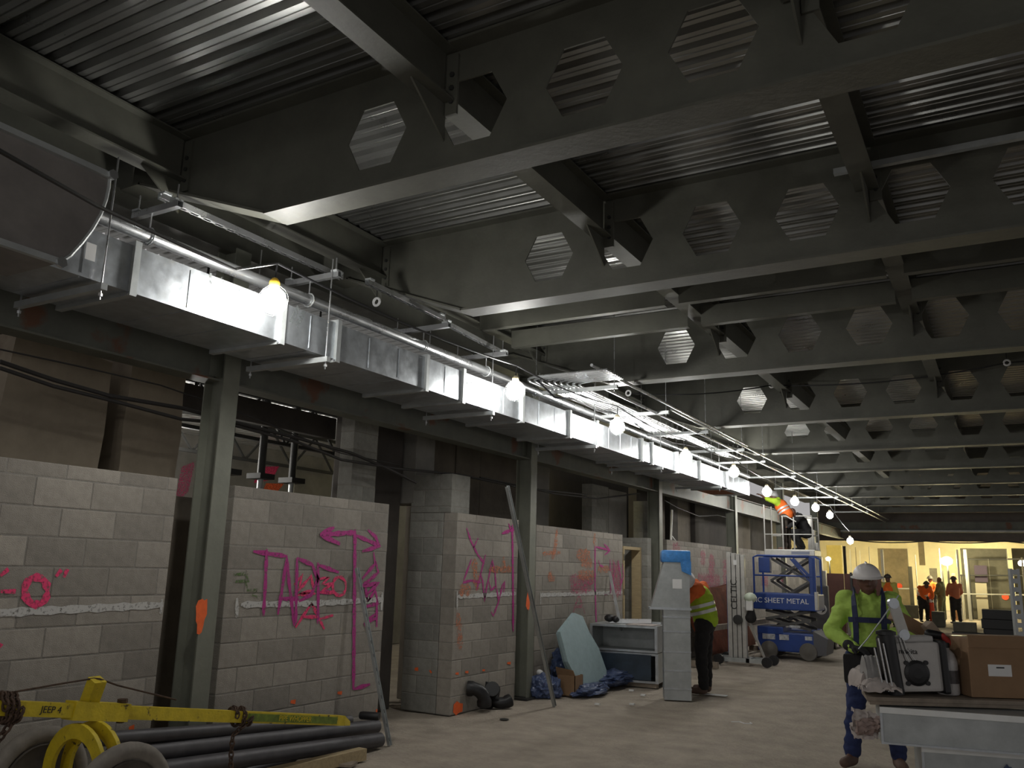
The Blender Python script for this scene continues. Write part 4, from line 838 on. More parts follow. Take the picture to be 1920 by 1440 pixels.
m.obj('wrapped_sheet', brownpl, smooth=True, cat='sheet', label='reddish brown wrapped sheets leaning on the faded pink wall')
m = MB(); m.bar((-4.70, 14.9, .62), (-4.55, 19, .62), .09, .09); m.obj('timber_rail', plym, cat='timber', label='horizontal timber rail in front of the brown wrapped sheets')
m = MB(); m.box(-4.9, -4.4, 14.8, 14.88, 0, .1); m.box(-4.9, -4.4, 18.8, 18.88, 0, .1); m.obj('timber_sleepers', plym, cat='timber', label='timber sleepers under the brown wrapped sheets')
# ------------------------------------------------------------------ duct lift (aluminium mast)
mx_, my_ = -4.30, 15.75
dl = thing('duct_lift', 'aluminium duct lift with a ribbed mast carrying black lettering', 'lift', (mx_, my_, 0))
for k, (o, wd) in enumerate(((-.125, .075), (-.04, .075), (.045, .07), (.125, .07))):
    m = MB(); m.cbox(mx_+o-wd/2, mx_+o+wd/2, my_-.05+.012*(k % 2), my_+.07, .12, 1.97-.015*k, .008); m.obj('mast_channel', alum, dl)
m = MB(); m.box(mx_-.13, mx_+.13, my_-.03, my_+.05, .1, 1.9); m.obj('mast_core', dsteel, dl)
m = MB(); m.box(mx_-.03, mx_+.03, my_-.058, my_-.05, 1.74, 1.83); m.obj('white_label', white_pt, dl)
text('CELTIC.', 'lettering', black_pt, dl, (mx_-.03, my_-.056, 1.24), (0, 0, 1), (-1, 0, 0), .165)
m = MB()
for a, b in (((mx_-.36, my_-.12, .09), (mx_+.45, my_-.12, .09)), ((mx_-.36, my_+.25, .09), (mx_+.45, my_+.25, .09))): m.bar(a, b, .06, .07)
m.bar((mx_+.2, my_-.15, .09), (mx_+.2, my_+.28, .09), .06, .07); m.obj('base_leg', galv_dull, dl)
for (a, b) in ((mx_+.55, my_-.2), (mx_+.55, my_+.3), (mx_-.30, my_-.19), (mx_-.30, my_+.30)):
    m = MB(); m.lathe((a, b-.025, .09), [(.05, -.002), (.09, 0), (.09, .05), (.05, .052)], (0, 1, 0), 18); m.obj('caster', blackp, dl, smooth=True)
m = MB(); m.bar((mx_+.14, my_-.06, 1.0), (mx_+.52, my_-.2, .14), .03, .03); m.obj('brace', alum, dl)
m = MB(); m.lathe((mx_+.03, my_-.10, .78), [(.05, 0), (.085, .004), (.085, .03), (.03, .04), (.03, .05)], (0, 1, 0), 16); m.obj('winch', dsteel, dl)
m = MB(); m.lathe((mx_+.27, my_-.12, .88), [(.04, 0), (.075, .01), (.075, .06), (.04, .07)], (0, 1, 0), 16); m.obj('winch_wheel', dsteel, dl)
m = MB(); m.bar((mx_-.17, my_+.09, .2), (mx_-.17, my_+.09, 1.55), .05, .06); m.obj('blue_post', blue_pt, dl)
# hard hat and jacket hanging on the lift
hx, hy, hz_ = mx_+.27, my_-.10, 1.17
hh = thing('hanging_hard_hat', 'white hard hat over a dark jacket hanging on the duct lift', 'hard hat', (hx, hy, .95))
m = MB(); m.ball((hx, hy, hz_), .11, 1, 1.15, .85, 3); m.obj('shell', mat('pale_hat', (.55,.62,.50), .35), hh, smooth=True)
m = MB(); m.cbox(hx-.06, hx+.06, hy-.1, hy-.02, hz_-.22, hz_-.04, .02); m.obj('face_pad', white_pt, hh)
m = MB(); m.cap((hx+.0, hy, hz_-.34), (hx+.01, hy, hz_-.22), .10, .06); m.obj('jacket', darkcl, hh, smooth=True)
# ------------------------------------------------------------------ blue scissor lift
sx0, sx1, sy0, sy1 = -4.35, -3.30, 17.35, 18.10
sl = thing('scissor_lift', 'blue scissor lift with white lettering on its platform side', 'lift', ((sx0+sx1)/2, (sy0+sy1)/2, 0))
m = MB(); m.cbox(sx0, sx1+.02, sy0, sy1, .14, .50, .03); m.cbox(sx0, sx0+.5, sy0-.01, sy1, .45, .60, .02); m.obj('chassis', blue_pt, sl)
m = MB(); m.hexa([(sx1, sy0, .1), (sx1+.22, sy0, .12), (sx1+.22, sy1, .12), (sx1, sy1, .1), (sx1, sy0, .55), (sx1+.26, sy0, .42), (sx1+.26, sy1, .42), (sx1, sy1, .55)]); m.obj('end_cover', mat('grey_cover', (.10,.10,.11), .6), sl)
for a in (sx0+.22, sx1-.10):
    for b in (sy0-.03, sy1-.05):
        m = MB(); m.lathe((a, b, .165), [(.08, -.005), (.085, .0), (.155, 0), (.165, .012), (.165, .08), (.155, .09), (.08, .09)], (0, 1, 0), 26); m.obj('wheel', mat('dusty_tyre', (.15,.14,.125), .85, 0, .1, 8), sl, smooth=True)
for (a, b, c, d) in ((sx0+.10, sx0+.34, .36, .46), (sx0+.42, sx0+.6, .36, .46), (sx1-.15, sx1-.02, .38, .45), (sx0+.62, sx0+.82, .60, .64)):
    m = MB(); m.box(a, b, sy0-.036 if 0 else sy0-.012, sy0-.008 if 0 else sy0+.001, c, d); m.obj('decal', mat('worn_decal', (.45,.46,.48), .6, 0, .4, 30), sl)
for s in (sy0+.08, sy1-.08):
    for (z0, z1) in ((.56, .74), (.74, .90)):
        m = MB(); m.bar((sx0+.15, s, z0), (sx1-.05, s, z1), .03, .05); m.bar((sx0+.15, s+.03, z1), (sx1-.05, s+.03, z0), .03, .05); m.obj('scissor_arm', mat('grey_arm', (.09,.088,.085), .6, .1, .2, 8), sl)
zp = .92
m = MB(); m.cbox(sx0-.06, sx1+.1, sy0-.02, sy1+.02, zp, zp+.31, .02); m.obj('platform', blue_pt, sl)
text('CELTIC SHEET METAL', 'lettering', white_pt, sl, ((sx0+sx1)/2-.02-.165, sy0-.024, zp+.17), (1, 0, 0), (0, 0, 1), .137)
for s, lb in ((sy0, 0), (sy1, 1)):
    m = MB(); m.tube([(sx0-.03, s, zp+.3), (sx0-.03, s, 1.92), (sx0+.05, s, 1.95), (sx1-.02, s, 1.95), (sx1+.06, s, 1.9), (sx1+.06, s, zp+.3)], .02, 8); m.obj('guard_rail', blue_pt, sl, smooth=True)
    m = MB(); m.tube([(sx0-.03, s, 1.57), (sx1+.06, s, 1.57)], .016, 8); m.obj('mid_rail', blue_pt, sl, smooth=True)
m = MB(); m.bar((sx1-.32, sy0+.02, 1.9), (sx1+.0, sy0+.02, 1.55), .05, .05); m.bar((sx1-.37, sy0+.02, 1.9), (sx1-.02, sy0+.02, 1.48), .02, .03); m.obj('gate_brace', blue_pt, sl)
m = MB(); m.cbox(sx1-.02, sx1+.10, sy0-.01, sy0+.06, zp+.3, 1.93, .01); m.obj('gate_post', blue_pt, sl)
m = MB(); m.cbox(sx1+.06, sx1+.12, sy0-.03, sy0+.08, zp+.02, zp+.36, .01); m.obj('tool_box', white_pt if 0 else alum, sl)
m = MB(); m.cbox(sx0+.06, sx0+.28, sy0+.02, sy0+.2, 1.62, 1.92, .02); m.obj('control_box', blue_pt, sl)
# ------------------------------------------------------------------ raised lift behind with grey platform
rx0, rx1, ry0, ry1 = -4.44, -3.46, 18.5, 19.2; zp2 = 1.98
rl = thing('raised_lift', 'raised work lift with a pale grey platform and white guard rails', 'lift', ((rx0+rx1)/2, (ry0+ry1)/2, 0))
m = MB(); m.cbox(rx0, rx1, ry0, ry1, .15, .5, .03); m.obj('chassis', blue_pt, rl)
for a in (rx0+.2, rx1-.2):
    for b in (ry0-.03, ry1-.05): m = MB(); m.lathe((a, b, .16), [(.08, 0), (.16, 0), (.16, .08), (.08, .08)], (0, 1, 0), 20); m.obj('wheel', MATS['dusty_tyre'], rl, smooth=True)
for (z0, z1) in ((.5, .98), (.98, 1.46), (1.46, 1.93)):
    for s in (ry0+.08, ry1-.08):
        m = MB(); m.bar((rx0+.1, s, z0), (rx1-.1, s, z1), .03, .05); m.bar((rx0+.1, s+.03, z1), (rx1-.1, s+.03, z0), .03, .05); m.obj('scissor_arm', MATS['grey_arm'], rl)
m = MB(); m.cbox(rx0, rx1+.05, ry0, ry1, zp2, zp2+.13, .015); m.obj('platform', alum, rl)
m = MB(); m.box(rx1-.42, rx1-.05, ry0-.004, ry0-.001, zp2+.03, zp2+.09); m.obj('decal', mat('grey_decal', (.2,.22,.28), .6), rl)
for s in (ry0+.02, ry1-.02):
    for (xx, zz) in ((rx0+.02, 1.08), (rx0+.40, .8), (rx1-.35, .78), (rx1+.02, .78)):
        m = MB(); m.tube([(xx, s, zp2+.13), (xx, s, zp2+.10+zz*.9)], .016, 8); m.obj('rail_post', alum, rl, smooth=True)
    m = MB(); m.tube([(rx0+.38, s, zp2+.82), (rx1-.5, s, zp2+.82), (rx1-.30, s, zp2+.70)], .014, 8); m.tube([(rx0+.02, s, zp2+.44), (rx1+.02, s, zp2+.44)], .012, 8); m.tube([(rx1-.3, s, zp2+.82), (rx1+.02, s, zp2+.82)], .014, 8); m.obj('guard_rail', alum, rl, smooth=True)
# ------------------------------------------------------------------ stepped mast of the second duct lift
ml = thing('stepped_mast_lift', 'tall grey material lift with a stepped telescopic mast behind the blue lift', 'lift', (-3.75, 20.9, 0))
for k in range(5):
    px = (1518, 1524, 1531, 1537, 1544)[k]; py = (970, 994, 1018, 1044, 1070)[k]; c = at(px, py, y=20.9)
    m = MB(); m.cbox(c.x-.045, c.x+.045, 20.8+.02*k, 20.95+.02*k, .5 if k else .9, c.z, .008); m.obj('mast_stage', alum, ml)
c = at(1538, 1150, y=20.7); m = MB(); m.cbox(c.x-.22, c.x+.2, 20.62, 20.8, .25, 1.37, .03); m.obj('body_panel', mat('grey_panel', (.13,.13,.135), .6, .2, .1, 6), ml)
c = at(1540, 1142, y=20.62); m = MB(); m.lathe(c, [(.12, -.004), (.12, .01)], (0, 1, 0), 24); dsc = m.obj('round_decal', white_pt, ml)
m = MB(); m.prism([(-.0, -.09), (.09, -.02), (.07, .08), (.02, .09), (.04, 0)], lambda a, b: (c.x+a, 20.6155, c.z+b), (0, -.003, 0)); m.obj('emblem', black_pt, dsc)
m = MB(); m.box(c.x-.24, c.x+.24, 20.6, 21.5, .1, .22); m.obj('base', dsteel, ml)
for a in (-.22, .22):
    for b in (20.66, 21.4): m = MB(); m.lathe((c.x+a, b, .1), [(.04, 0), (.1, 0), (.1, .05), (.04, .05)], (1, 0, 0), 16); m.obj('caster', blackp, ml, smooth=True)
# ------------------------------------------------------------------ work table at the right and what lies on it
T0 = Vector((-.814, 5.859, .88)); e1 = Vector((.8725, .4886, 0)).normalized(); e2 = Vector((-e1.y, e1.x, 0))
TM = Matrix.Translation(T0) @ Matrix((e1, e2, (0, 0, 1))).transposed().to_4x4()
def L2W(u, v, z=0): return TM @ Vector((u, v, z))
TP = MB()
tb = thing('work_table', 'plywood work table at the lower right corner', 'table', L2W(.8, .35, -.88))
def part(name, m_, parent, *boxes, c=0, label=None, smooth=False):
    m = MB(); m.T = TM
    for b in boxes: (m.cbox(*b, c) if c else m.box(*b))
    return m.obj(name, m_, parent, label=label, smooth=smooth)
for z0, z1, o_ in ((-.028, -.005, 0), (-.050, -.030, .02)):
    m = MB(); m.T = TM; m.prism([(o_, o_*.5), (1.9, o_*.5), (1.9, .52), (.17, .52)], lambda a, b: (a, b, z0), (0, 0, z1-z0)); m.obj('table_top', plym, tb)
for u in (.62, 1.5):
    for v in (.36, .46): part('leg', plym, tb, (u, u+.09, v, v+.05, -.88, -.07))
    part('leg_brace', plym, tb, (u, u+.04, .41, .46, -.6, -.5))
# duct pieces under the table top
def under(u0, u1, v0, v1, z0, z1, ang, label):
    c = L2W(u0, v0, 0); t = thing('duct_piece', label, 'duct', (c.x, c.y, .88+z0), 'duct pieces under the work table')
    T_ = TM @ Matrix.Translation((u0, v0, 0)) @ Matrix.Rotation(ang, 4, 'Z'); L = u1-u0; Wd = v1-v0
    m = MB(); m.T = T_; m.box(0, L, 0, Wd, z0, z1); m.obj('shell', galv_dull, t)
    m = MB(); m.T = T_; m.box(-.004, L+.004, -.022, .0, z1-.035, z1); m.obj('top_flange', mat('bright_flange', (.75,.76,.74), .35, .5, .05, 8), t)
    m = MB(); m.T = T_; m.box(-.004, L+.004, -.014, 0, z0, z0+.012); m.box(-.004, .01, -.012, 0, z0, z1); m.obj('bottom_flange', galv, t)
under(.085, 1.7, .02, .32, -.275, -.060, -.30, 'bright flanged duct piece directly under the table top')
under(.34, 1.8, .06, .30, -.86, -.285, -.24, 'dull duct piece standing lowest under the table')
q = L2W(.85, -.05, -.85); crumple('blue_plastic_bag', (q.x, q.y, .30), .13, .10, .2, blue_pl, 'blue plastic bag at the bottom right corner under the duct pieces', 21.0)
# radio
rd = thing('jobsite_radio', 'white jobsite radio with round black speaker and dark roll bars on the work table', 'radio', L2W(.40, .2, 0))
RT = TM @ Matrix.Translation((.40, .20, .02)) @ Matrix.Rotation(-.04, 4, 'Y')
def rp(name, m_, fn, smooth=False, label=None):
    m = MB(); m.T = RT; fn(m); return m.obj(name, m_, rd, smooth=smooth, label=label)
wr = mat('white_radio_shell', (.50,.48,.46), .5, 0, .06, 10)
rp('shell', wr, lambda m: m.cbox(-.15, .13, -.10, .10, 0, .30, .02))
rp('top_bar', wr, lambda m: m.cbox(-.13, .12, -.05, .05, .29, .335, .015))
rp('roll_bar', blackp, lambda m: m.cbox(.125, .165, -.12, .12, -.015, .31, .015))
rp('roll_bar', blackp, lambda m: m.cbox(-.185, -.15, -.12, .12, -.015, .31, .015))
rp('speaker', blackp, lambda m: m.lathe((-.035, -.10, .115), [(.078, -.0), (.078, .012), (.06, .02), (.03, .024)], (0, -1, 0), 28))
for a in (-.062, .062):
    for b in (-.062, .062): rp('speaker_lug', blackp, lambda m: m.lathe((-.035+a, -.10, .115+b), [(.014, 0), (.014, .014)], (0, -1, 0), 10))
o = RT @ Vector((-.075, -.101, .245)); text('makita', 'lettering', black_pt, rd, o-e2*.002, e1, (0, 0, 1), .045, .002)
rp('handle_arm', alum, lambda m: (m.bar((-.12, -.06, .55), (-.07, -.06, .34), .02, .065, (1, 0, 0))))
for (a, b) in ((-.119, .54), (-.073, .345)): rp('arm_pivot', galv, lambda m: m.lathe((a, -.075, b), [(.034, 0), (.034, .03)], (0, 1, 0), 16))
for k in range(4): rp('cord', white_pt if k % 2 else blackp, lambda m: m.tube([(-.13+.01*k, -.105, .33), (-.12+.012*k, -.112, .26), (-.10+.022*k, -.108, .19), (-.085+.01*k, -.106, .18)], .0025, 5))
# black tube with shiny rods
bt = thing('tool_canister', 'dark upright canister with shiny rods left of the radio', 'canister', L2W(.19, .16, 0))
m = MB(); m.T = TM; m.tube([(.235, .12, .0), (.195, .12, .36)], [.05, .048], 16); m.obj('body', blackp, bt, smooth=True)
for k, (a, b) in enumerate(((.125, .08), (.15, .07), (.10, .09))): m = MB(); m.T = TM; m.tube([(a+.045, b, .02), (a, b, .34-.03*k)], .006, 6); m.obj('rod', emt, bt)
m = MB(); m.T = TM; m.lathe((.192, .12, .36), [(.06, 0), (.06, .02), (.03, .03)], (0, 0, 1), 16); m.obj('lid', blackp, bt)
bo = thing('clear_bottle', 'clear plastic jug with murky contents between radio and cardboard box', 'bottle', L2W(.60, .22, 0))
m = MB(); m.T = TM @ Matrix.Translation((.60, .2, 0)); m.lathe((0, 0, 0), [(.062, 0), (.068, .01), (.066, .20), (.05, .25), (.025, .275), (.025, .29)], (0, 0, 1), 18); m.obj('jug', glassy, bo, smooth=True)
m = MB(); m.T = TM @ Matrix.Translation((.60, .2, 0)); m.lathe((0, 0, .07), [(.069, 0), (.069, .08)], (0, 0, 1), 18); m.obj('dark_label', mat('murky_band', (.08,.07,.07), .5, 0, .4, 20), bo)
m = MB(); m.T = TM @ Matrix.Translation((.60, .2, 0)); m.lathe((0, 0, .285), [(.028, 0), (.028, .03)], (0, 0, 1), 14); m.obj('cap', blackp, bo)
cb = thing('cardboard_box', 'brown cardboard box with a white label at the right edge on the work table', 'box', L2W(.95, .3, 0))
part('carton', card, cb, (.685, 1.25, .08, .52, .0, .355), c=.006)
part('flap', card, cb, (.685, 1.25, .07, .08, .30, .375)); part('tape', mat('packing_tape', (.20,.12,.06), .3), cb, (.685, 1.25, .25, .31, .355, .357))
part('label_sticker', white_pt, cb, (.80, .945, .076, .0795, .13, .20), label='white printed label'); part('label_print', black_pt, cb, (.85, .90, .0745, .0758, .178, .186))
m = MB(); st_ = thing('perforated_post', 'perforated steel post rising behind the cardboard box', 'post', L2W(1.02, .62, -.88))
a = L2W(.985, .60, -.88); 
m = MB(); m.T = TM; U = 1.29; m.box(U, U+.004, .60, .63, -.88, .80); m.box(U+.062, U+.066, .60, .63, -.88, .80); m.box(U+.004, U+.018, .60, .604, -.88, .80); m.box(U+.048, U+.062, .60, .604, -.88, .80)
for k in range(28): z = -.86+.06*k; m.box(U+.018, U+.048, .60, .604, z, z+.034)
m.obj('channel', galv_dull, st_)
for i, (u, v, z, w_, h, m_, n_, lb, an) in enumerate(((.50, .50, .42, .22, .075, card, 'cardboard_tube', 'buff cardboard offcut lying tilted above the radio', .5), (.63, .42, .37, .13, .06, mat('buff_offcut', (.33,.25,.18), .8), 'wood_offcut', 'second buff offcut beside the red handled tool', .9))):
    m = MB(); m.T = TM @ Matrix.Translation((u, v, z-.0)) @ Matrix.Rotation(an, 4, 'Y'); m.cbox(-w_/2, w_/2, -.05, .05, -h/2, h/2, .006); m.obj(n_, m_, cat='offcut', label=lb)
part('crate', galv_dull, None, (.30, .66, .36, .5, -.005, .31), c=.01).name
o = bpy.data.objects['crate']; tag(o, 'grey tool crate behind the radio carrying the offcuts', 'crate')
tl = thing('hand_tool', 'black hand tool with red handle between the radio and the cardboard box', 'tool', L2W(.60, .33, .3))
m = MB(); m.T = TM; m.cap((.56, .32, .36), (.64, .32, .35), .03, .025); m.obj('head', blackp, tl, smooth=True)
m = MB(); m.T = TM; m.cap((.64, .31, .35), (.69, .31, .305), .02, .018); m.obj('handle', redp, tl, smooth=True)
# rags
def cloth(name, pts_fn, nu, nv, th, m_, label, cat='cloth'):
    mb = MB()
    for j in range(nv+1):
        for i in range(nu+1): mb.v.append(tuple(pts_fn(i/nu, j/nv)))
    n = len(mb.v); top = list(mb.v); mb.v += [(a, b, c-th) for a, b, c in top]
    for j in range(nv):
        for i in range(nu): f = (j*(nu+1)+i, j*(nu+1)+i+1, (j+1)*(nu+1)+i+1, (j+1)*(nu+1)+i); mb.f += [f, tuple(q+n for q in f)[::-1]]
    rim = [i for i in range(nu+1)]+[j*(nu+1)+nu for j in range(1, nv+1)]+[nv*(nu+1)+i for i in range(nu-1, -1, -1)]+[j*(nu+1) for j in range(nv-1, 0, -1)]
    mb.f += [(rim[k], rim[(k+1) % len(rim)], rim[(k+1) % len(rim)]+n, rim[k]+n) for k in range(len(rim))]
    return mb.obj(name, m_, smooth=True, cat=cat, label=label)
def nz(a, b, s=0, f=3): return noise.noise(Vector((a*f, b*f, s)))
cloth('dusty_rag', lambda a, b: L2W(-.02+.06*b+.25*a+.03*nz(a, b, 1), .02+.25*b, .03+.055*abs(nz(a, b, 2, 4))+.05*math.sin(PI*a)*math.sin(PI*b)), 18, 18, .012, rag, 'dusty white rag spread on the left corner of the work table')
cloth('folded_cloth', lambda a, b: L2W(.07+.16*a, .26+.22*b, .06+.07*math.sin(PI*a)**.5+.02*nz(a, b, 5, 5)), 14, 12, .05, rag, 'second pale folded cloth farther back on the left of the work table')
cloth('paper_bag', lambda a, b: L2W(.09+.09*a, .20+.12*b, .12+.10*math.sin(PI*b)+.02*nz(a, b, 8, 5)), 12, 12, .10, mat('pale_paper_bag', (.36,.35,.34), .8, 0, .15, 9), 'pale paper bag between the rags and the dark canister', 'bag')
cloth('hanging_rag', lambda a, b: L2W(-.07+.15*a+.02*nz(a, b, 11, 5), .08-.03*math.sin(b*7)+.02*nz(a, b, 4, 6), -.08-.16*b-.03*a*(1-b)+.02*nz(a, b, 3, 7)), 16, 18, .02, rag, 'dusty rag hanging down from the left corner of the work table')
cloth('hanging_rag', lambda a, b: L2W(-.06+.15*a+.02*nz(a, b, 31, 5), .05-.03*math.sin(b*5)+.03*nz(a, b, 44, 6), -.15-.09*b+.03*a+.02*nz(a, b, 13, 7)), 14, 12, .025, mat('stained_rag', (.36,.27,.24), .9, 0, .3, 14), 'stained crumpled rag bunched low on the table corner beside the worker', 'cloth')
# ------------------------------------------------------------------ far end: bulkhead girder and lit rooms beyond
YE = 35.0
g = MB(); g.box(-6.3, 9, YE, YE+.02, 2.92, 4.54); g.obj('wall_far_bulkhead', mat('bulkhead_brown', (.12,.10,.085), .7, 0, .15, 2), kind='structure', label='dark bulkhead closing the ceiling at the far end')
g = MB(); g.ibeam((-6.2, YE-.12, 3.2), (9, YE-.12, 3.2), .2, .42, .02, .012); g.obj('far_girder', steel_edge, cat='beam', label='horizontal girder across the far end above the lit opening')
m = MB(); m.tube([(-6, YE-.35, 3.28), (9, YE-.35, 3.28)], .06, 10); m.obj('far_pipe', galv_dull, smooth=True, cat='pipe', label='long pale pipe crossing the hall in front of the far girder')
m = MB(); m.tube(sag((-5, YE-.1, 2.95), (-2.5, YE-.1, 2.93), .08)+sag((-2.5, YE-.1, 2.93), (0, YE-.1, 2.95), .07)[1:]+sag((0, YE-.1, 2.95), (3, YE-.1, 2.93), .1)[1:], .02, 6); m.obj('slack_cable', blackp, smooth=True, cat='cable', label='black cable sagging along the lower edge of the far bulkhead')
g = MB(); g.box(-16, 9, 50, 50.2, 0, 4.5); g.obj('wall_far', cream, kind='structure', label='cream lit wall far beyond the hall')
g = MB(); g.box(-16, 9, YE+.03, 50, 3.5, 3.6); g.obj('ceiling_far', mat('far_ceiling', (.35,.32,.22), .8, 0, .3, 2), kind='structure', label='ceiling of the lit far rooms')
def far(name, cat, label, px0, px1, py0, py1, y, m_, th=.15, grp=None):
    a = at(px0, py0, y=y); b = at(px1, py1, y=y); x0, x1 = sorted((a.x, b.x)); z1, z0 = max(a.z, b.z), max(0, min(a.z, b.z))
    if z0 < 1.25 or cat == 'post' or name == 'yellow_sheathing': z0 = 0
    m = MB(); m.cbox(x0, x1, y, y+th, z0, z1, min(.012, (x1-x0)/5)); return m.obj(name, m_, label=label, cat=cat, group=grp)
whitew = mat('white_board', (.66,.64,.52), .7); tanw = mat('tan_board', (.22,.18,.11), .8, 0, .2, 3); greyw = mat('grey_board', (.085,.08,.06), .8, 0, .2, 3); studm = mat('metal_stud', (.5,.5,.45), .4, .5)
far('yellow_sheathing', 'panel', 'pale yellow panel at the far left above the maroon barrier', 1549, 1580, 1022, 1080, 40, mat('yellow_sheathing', (.62,.5,.16), .8, 0, .15, 2))
far('grey_wall_panel', 'panel', 'tan far wall panel right of the white stud', 1645, 1710, 1028, 1165, 42, tanw, .3)
far('grey_wall_panel', 'panel', 'brownish far wall panel behind the perforated post', 1800, 1900, 1028, 1160, 41, greyw, .3)
far('far_board', 'board', 'purple grey board hung in the right far room', 1826, 1853, 1060, 1092, 40.5, mat('purple_board', (.05,.035,.06), .8), .1)
far('far_board', 'board', 'pale square board low in the right far room', 1828, 1852, 1093, 1120, 40.4, mat('pale_board', (.30,.27,.2), .8), .1)
far('dark_door', 'door', 'dark grey upright door leaf in the middle far room', 1702, 1713, 1062, 1110, 39, greyw, .08)
for i, (a, b, t_, bb, m_, lb) in enumerate(((1585, 1589, 1024, 1190, dsteel, 'dark post rising from the maroon barrier'), (1594, 1599, 1030, 1150, whitew, 'white far stud right of the last lamp'), (1612, 1618, 1032, 1150, whitew, 'white far stud over the hard hat'), (1628, 1637, 1025, 1150, whitew, 'broad white far post behind the hard hat'), (1716, 1720, 1040, 1115, whitew, 'white stud beside the dark door leaf'), (1766, 1772, 1070, 1120, dsteel, 'dark post under the bright work lamp'), (1777, 1783, 1070, 1112, whitew, 'white stud right of the dark post'),
        (1796, 1802, 1030, 1150, studm, 'pale metal stud right of the bright work lamp'), (1812, 1816, 1030, 1150, studm, 'second pale metal stud right of the bright work lamp'), (1853, 1860, 1048, 1130, whitew, 'bright slanting white board in the right far room'), (1886, 1891, 1030, 1070, studm, 'short metal stud hung near the right edge'), (1893, 1896, 1095, 1125, whitew, 'short white post left of the perforated post'), (1914, 1925, 1045, 1120, whitew, 'white panel at the right edge behind the perforated post'), (1650, 1656, 1030, 1040, studm, 'short metal stud left of the dark door leaf'), (1760, 1764, 1028, 1060, studm, 'thin stud left of the bright work lamp'))):
    far('upright_stud', 'post', lb, a, b, t_, bb, 37.5+(i % 3)*.8, m_, .1, 'uprights of the lit far area')
for i, (px, py, y, r) in enumerate(((1775, 1052, 38.6, .22), (1917, 1056, 38.6, .15), (1553, 1048, 38.0, .10))):
    c = at(px, py, y=y); t = thing('work_lamp', 'glaring yellowish work lamp in the far area, %s' % ('brightest one in the middle', 'one at the right edge', 'small one at the left above the barrier')[i], 'lamp', (c.x, c.y, c.z-.3), 'far work lamps')
    m = MB(); m.ball(c, r, 1, .5, .8, 2); m.obj('globe', lampf, t, smooth=True); m = MB(); m.tube([(c.x, c.y+.25, 0), (c.x, c.y+.25, c.z+.1)], .03, 8); m.obj('stand', dsteel, t)
for i, (px, y, z, s_) in enumerate(((1640, 44, 3.40, .25), (1560, 43, 3.40, .25), (1850, 47, 3.42, .2))):  # added fill lamps, kept out of view, brightening the far rooms
    c = at(px, 1000, y=y); t = thing('hidden_fill_lamp', 'added fill lamp hidden above the far opening, %s' % ('middle', 'left', 'right')[i], 'lamp', (c.x, y, z)); m = MB(); m.cbox(c.x-.5, c.x+.5, y-.1, y+.1, z, z+.08, .01); m.obj('fill_tube', lampf, t)
for i, (a, b, t_, bb, y_, m_, lb) in enumerate(((1862, 1884, 1032, 1150, 42.4, tanw, 'tan upright panel right of the slanting white board'), (1896, 1960, 1028, 1160, 42.8, greyw, 'dark upright panel at the right edge of the far area'), (1720, 1735, 1008, 1060, 44, tanw, 'tan box hung under the far ceiling'), (1604, 1611, 1026, 1160, 40.2, tanw, 'tan narrow panel above the maroon barrier'), (1742, 1760, 1065, 1115, 43, mat('stacked_blocks', (.35,.33,.27), .9, 0, .3, 3), 'pale stacked blocks beyond the group of far workers'), (1784, 1798, 1075, 1150, 38.9, mat('rust_board', (.25,.12,.06), .8, 0, .4, 3), 'rusty brown panel behind the dull orange shirt'))):
    far('wall_board', 'board', lb, a, b, t_, bb, y_, m_, .12)
for i, (a, b, z_, y_) in enumerate(((1800, 1925, 1.0, 40.2), (1800, 1925, 1.75, 40.3), (1640, 1720, 1.1, 40.1), (1815, 1925, 2.4, 40.25))):
    x0 = at(a, 1080, y=y_).x; x1 = at(b, 1080, y=y_).x; m = MB(); m.tube([(x0, y_, z_), (x1, y_, z_+.05)], .03, 6); m.tube([(x0+.05, y_, 0), (x0+.05, y_, z_)], .03, 6); m.tube([(x1-.05, y_, 0), (x1-.05, y_, z_)], .03, 6); m.obj('pipe_rail', dsteel if i % 2 else studm, cat='rail', label='far pipe rail %s' % ('low at the right, knee high', 'at the right, at head height', 'in the middle behind the group of workers', 'highest at the right')[i])
# maroon barrier and grey block
q0 = at(1548, 1190, z=0); q1 = at(1612, 1190, z=0)
bt_ = thing('plywood_barrier', 'maroon plywood barrier closing the left of the far opening', 'barrier', (-3.9, 26.6, 0))
for k in range(3):
    x0 = -4.62+.5*k; m = MB(); m.cbox(x0, x0+.49, 26.6, 26.64, 0, 1.66, .004); m.obj('panel', barrier, bt_)
m = MB(); m.box(-3.95, -3.89, 26.5, 26.6, 0, 2.9) if 0 else m.box(-3.95, -3.89, 26.52, 26.59, 0, 1.7); m.obj('post', dsteel, bt_)
a = at(1572, 1170, z=0); m = MB(); m.cbox(-3.95, -3.30, 25.6, 26.1, 0, .78, .03); m.obj('concrete_block', conc_g, cat='block', label='low grey concrete block in front of the maroon barrier')
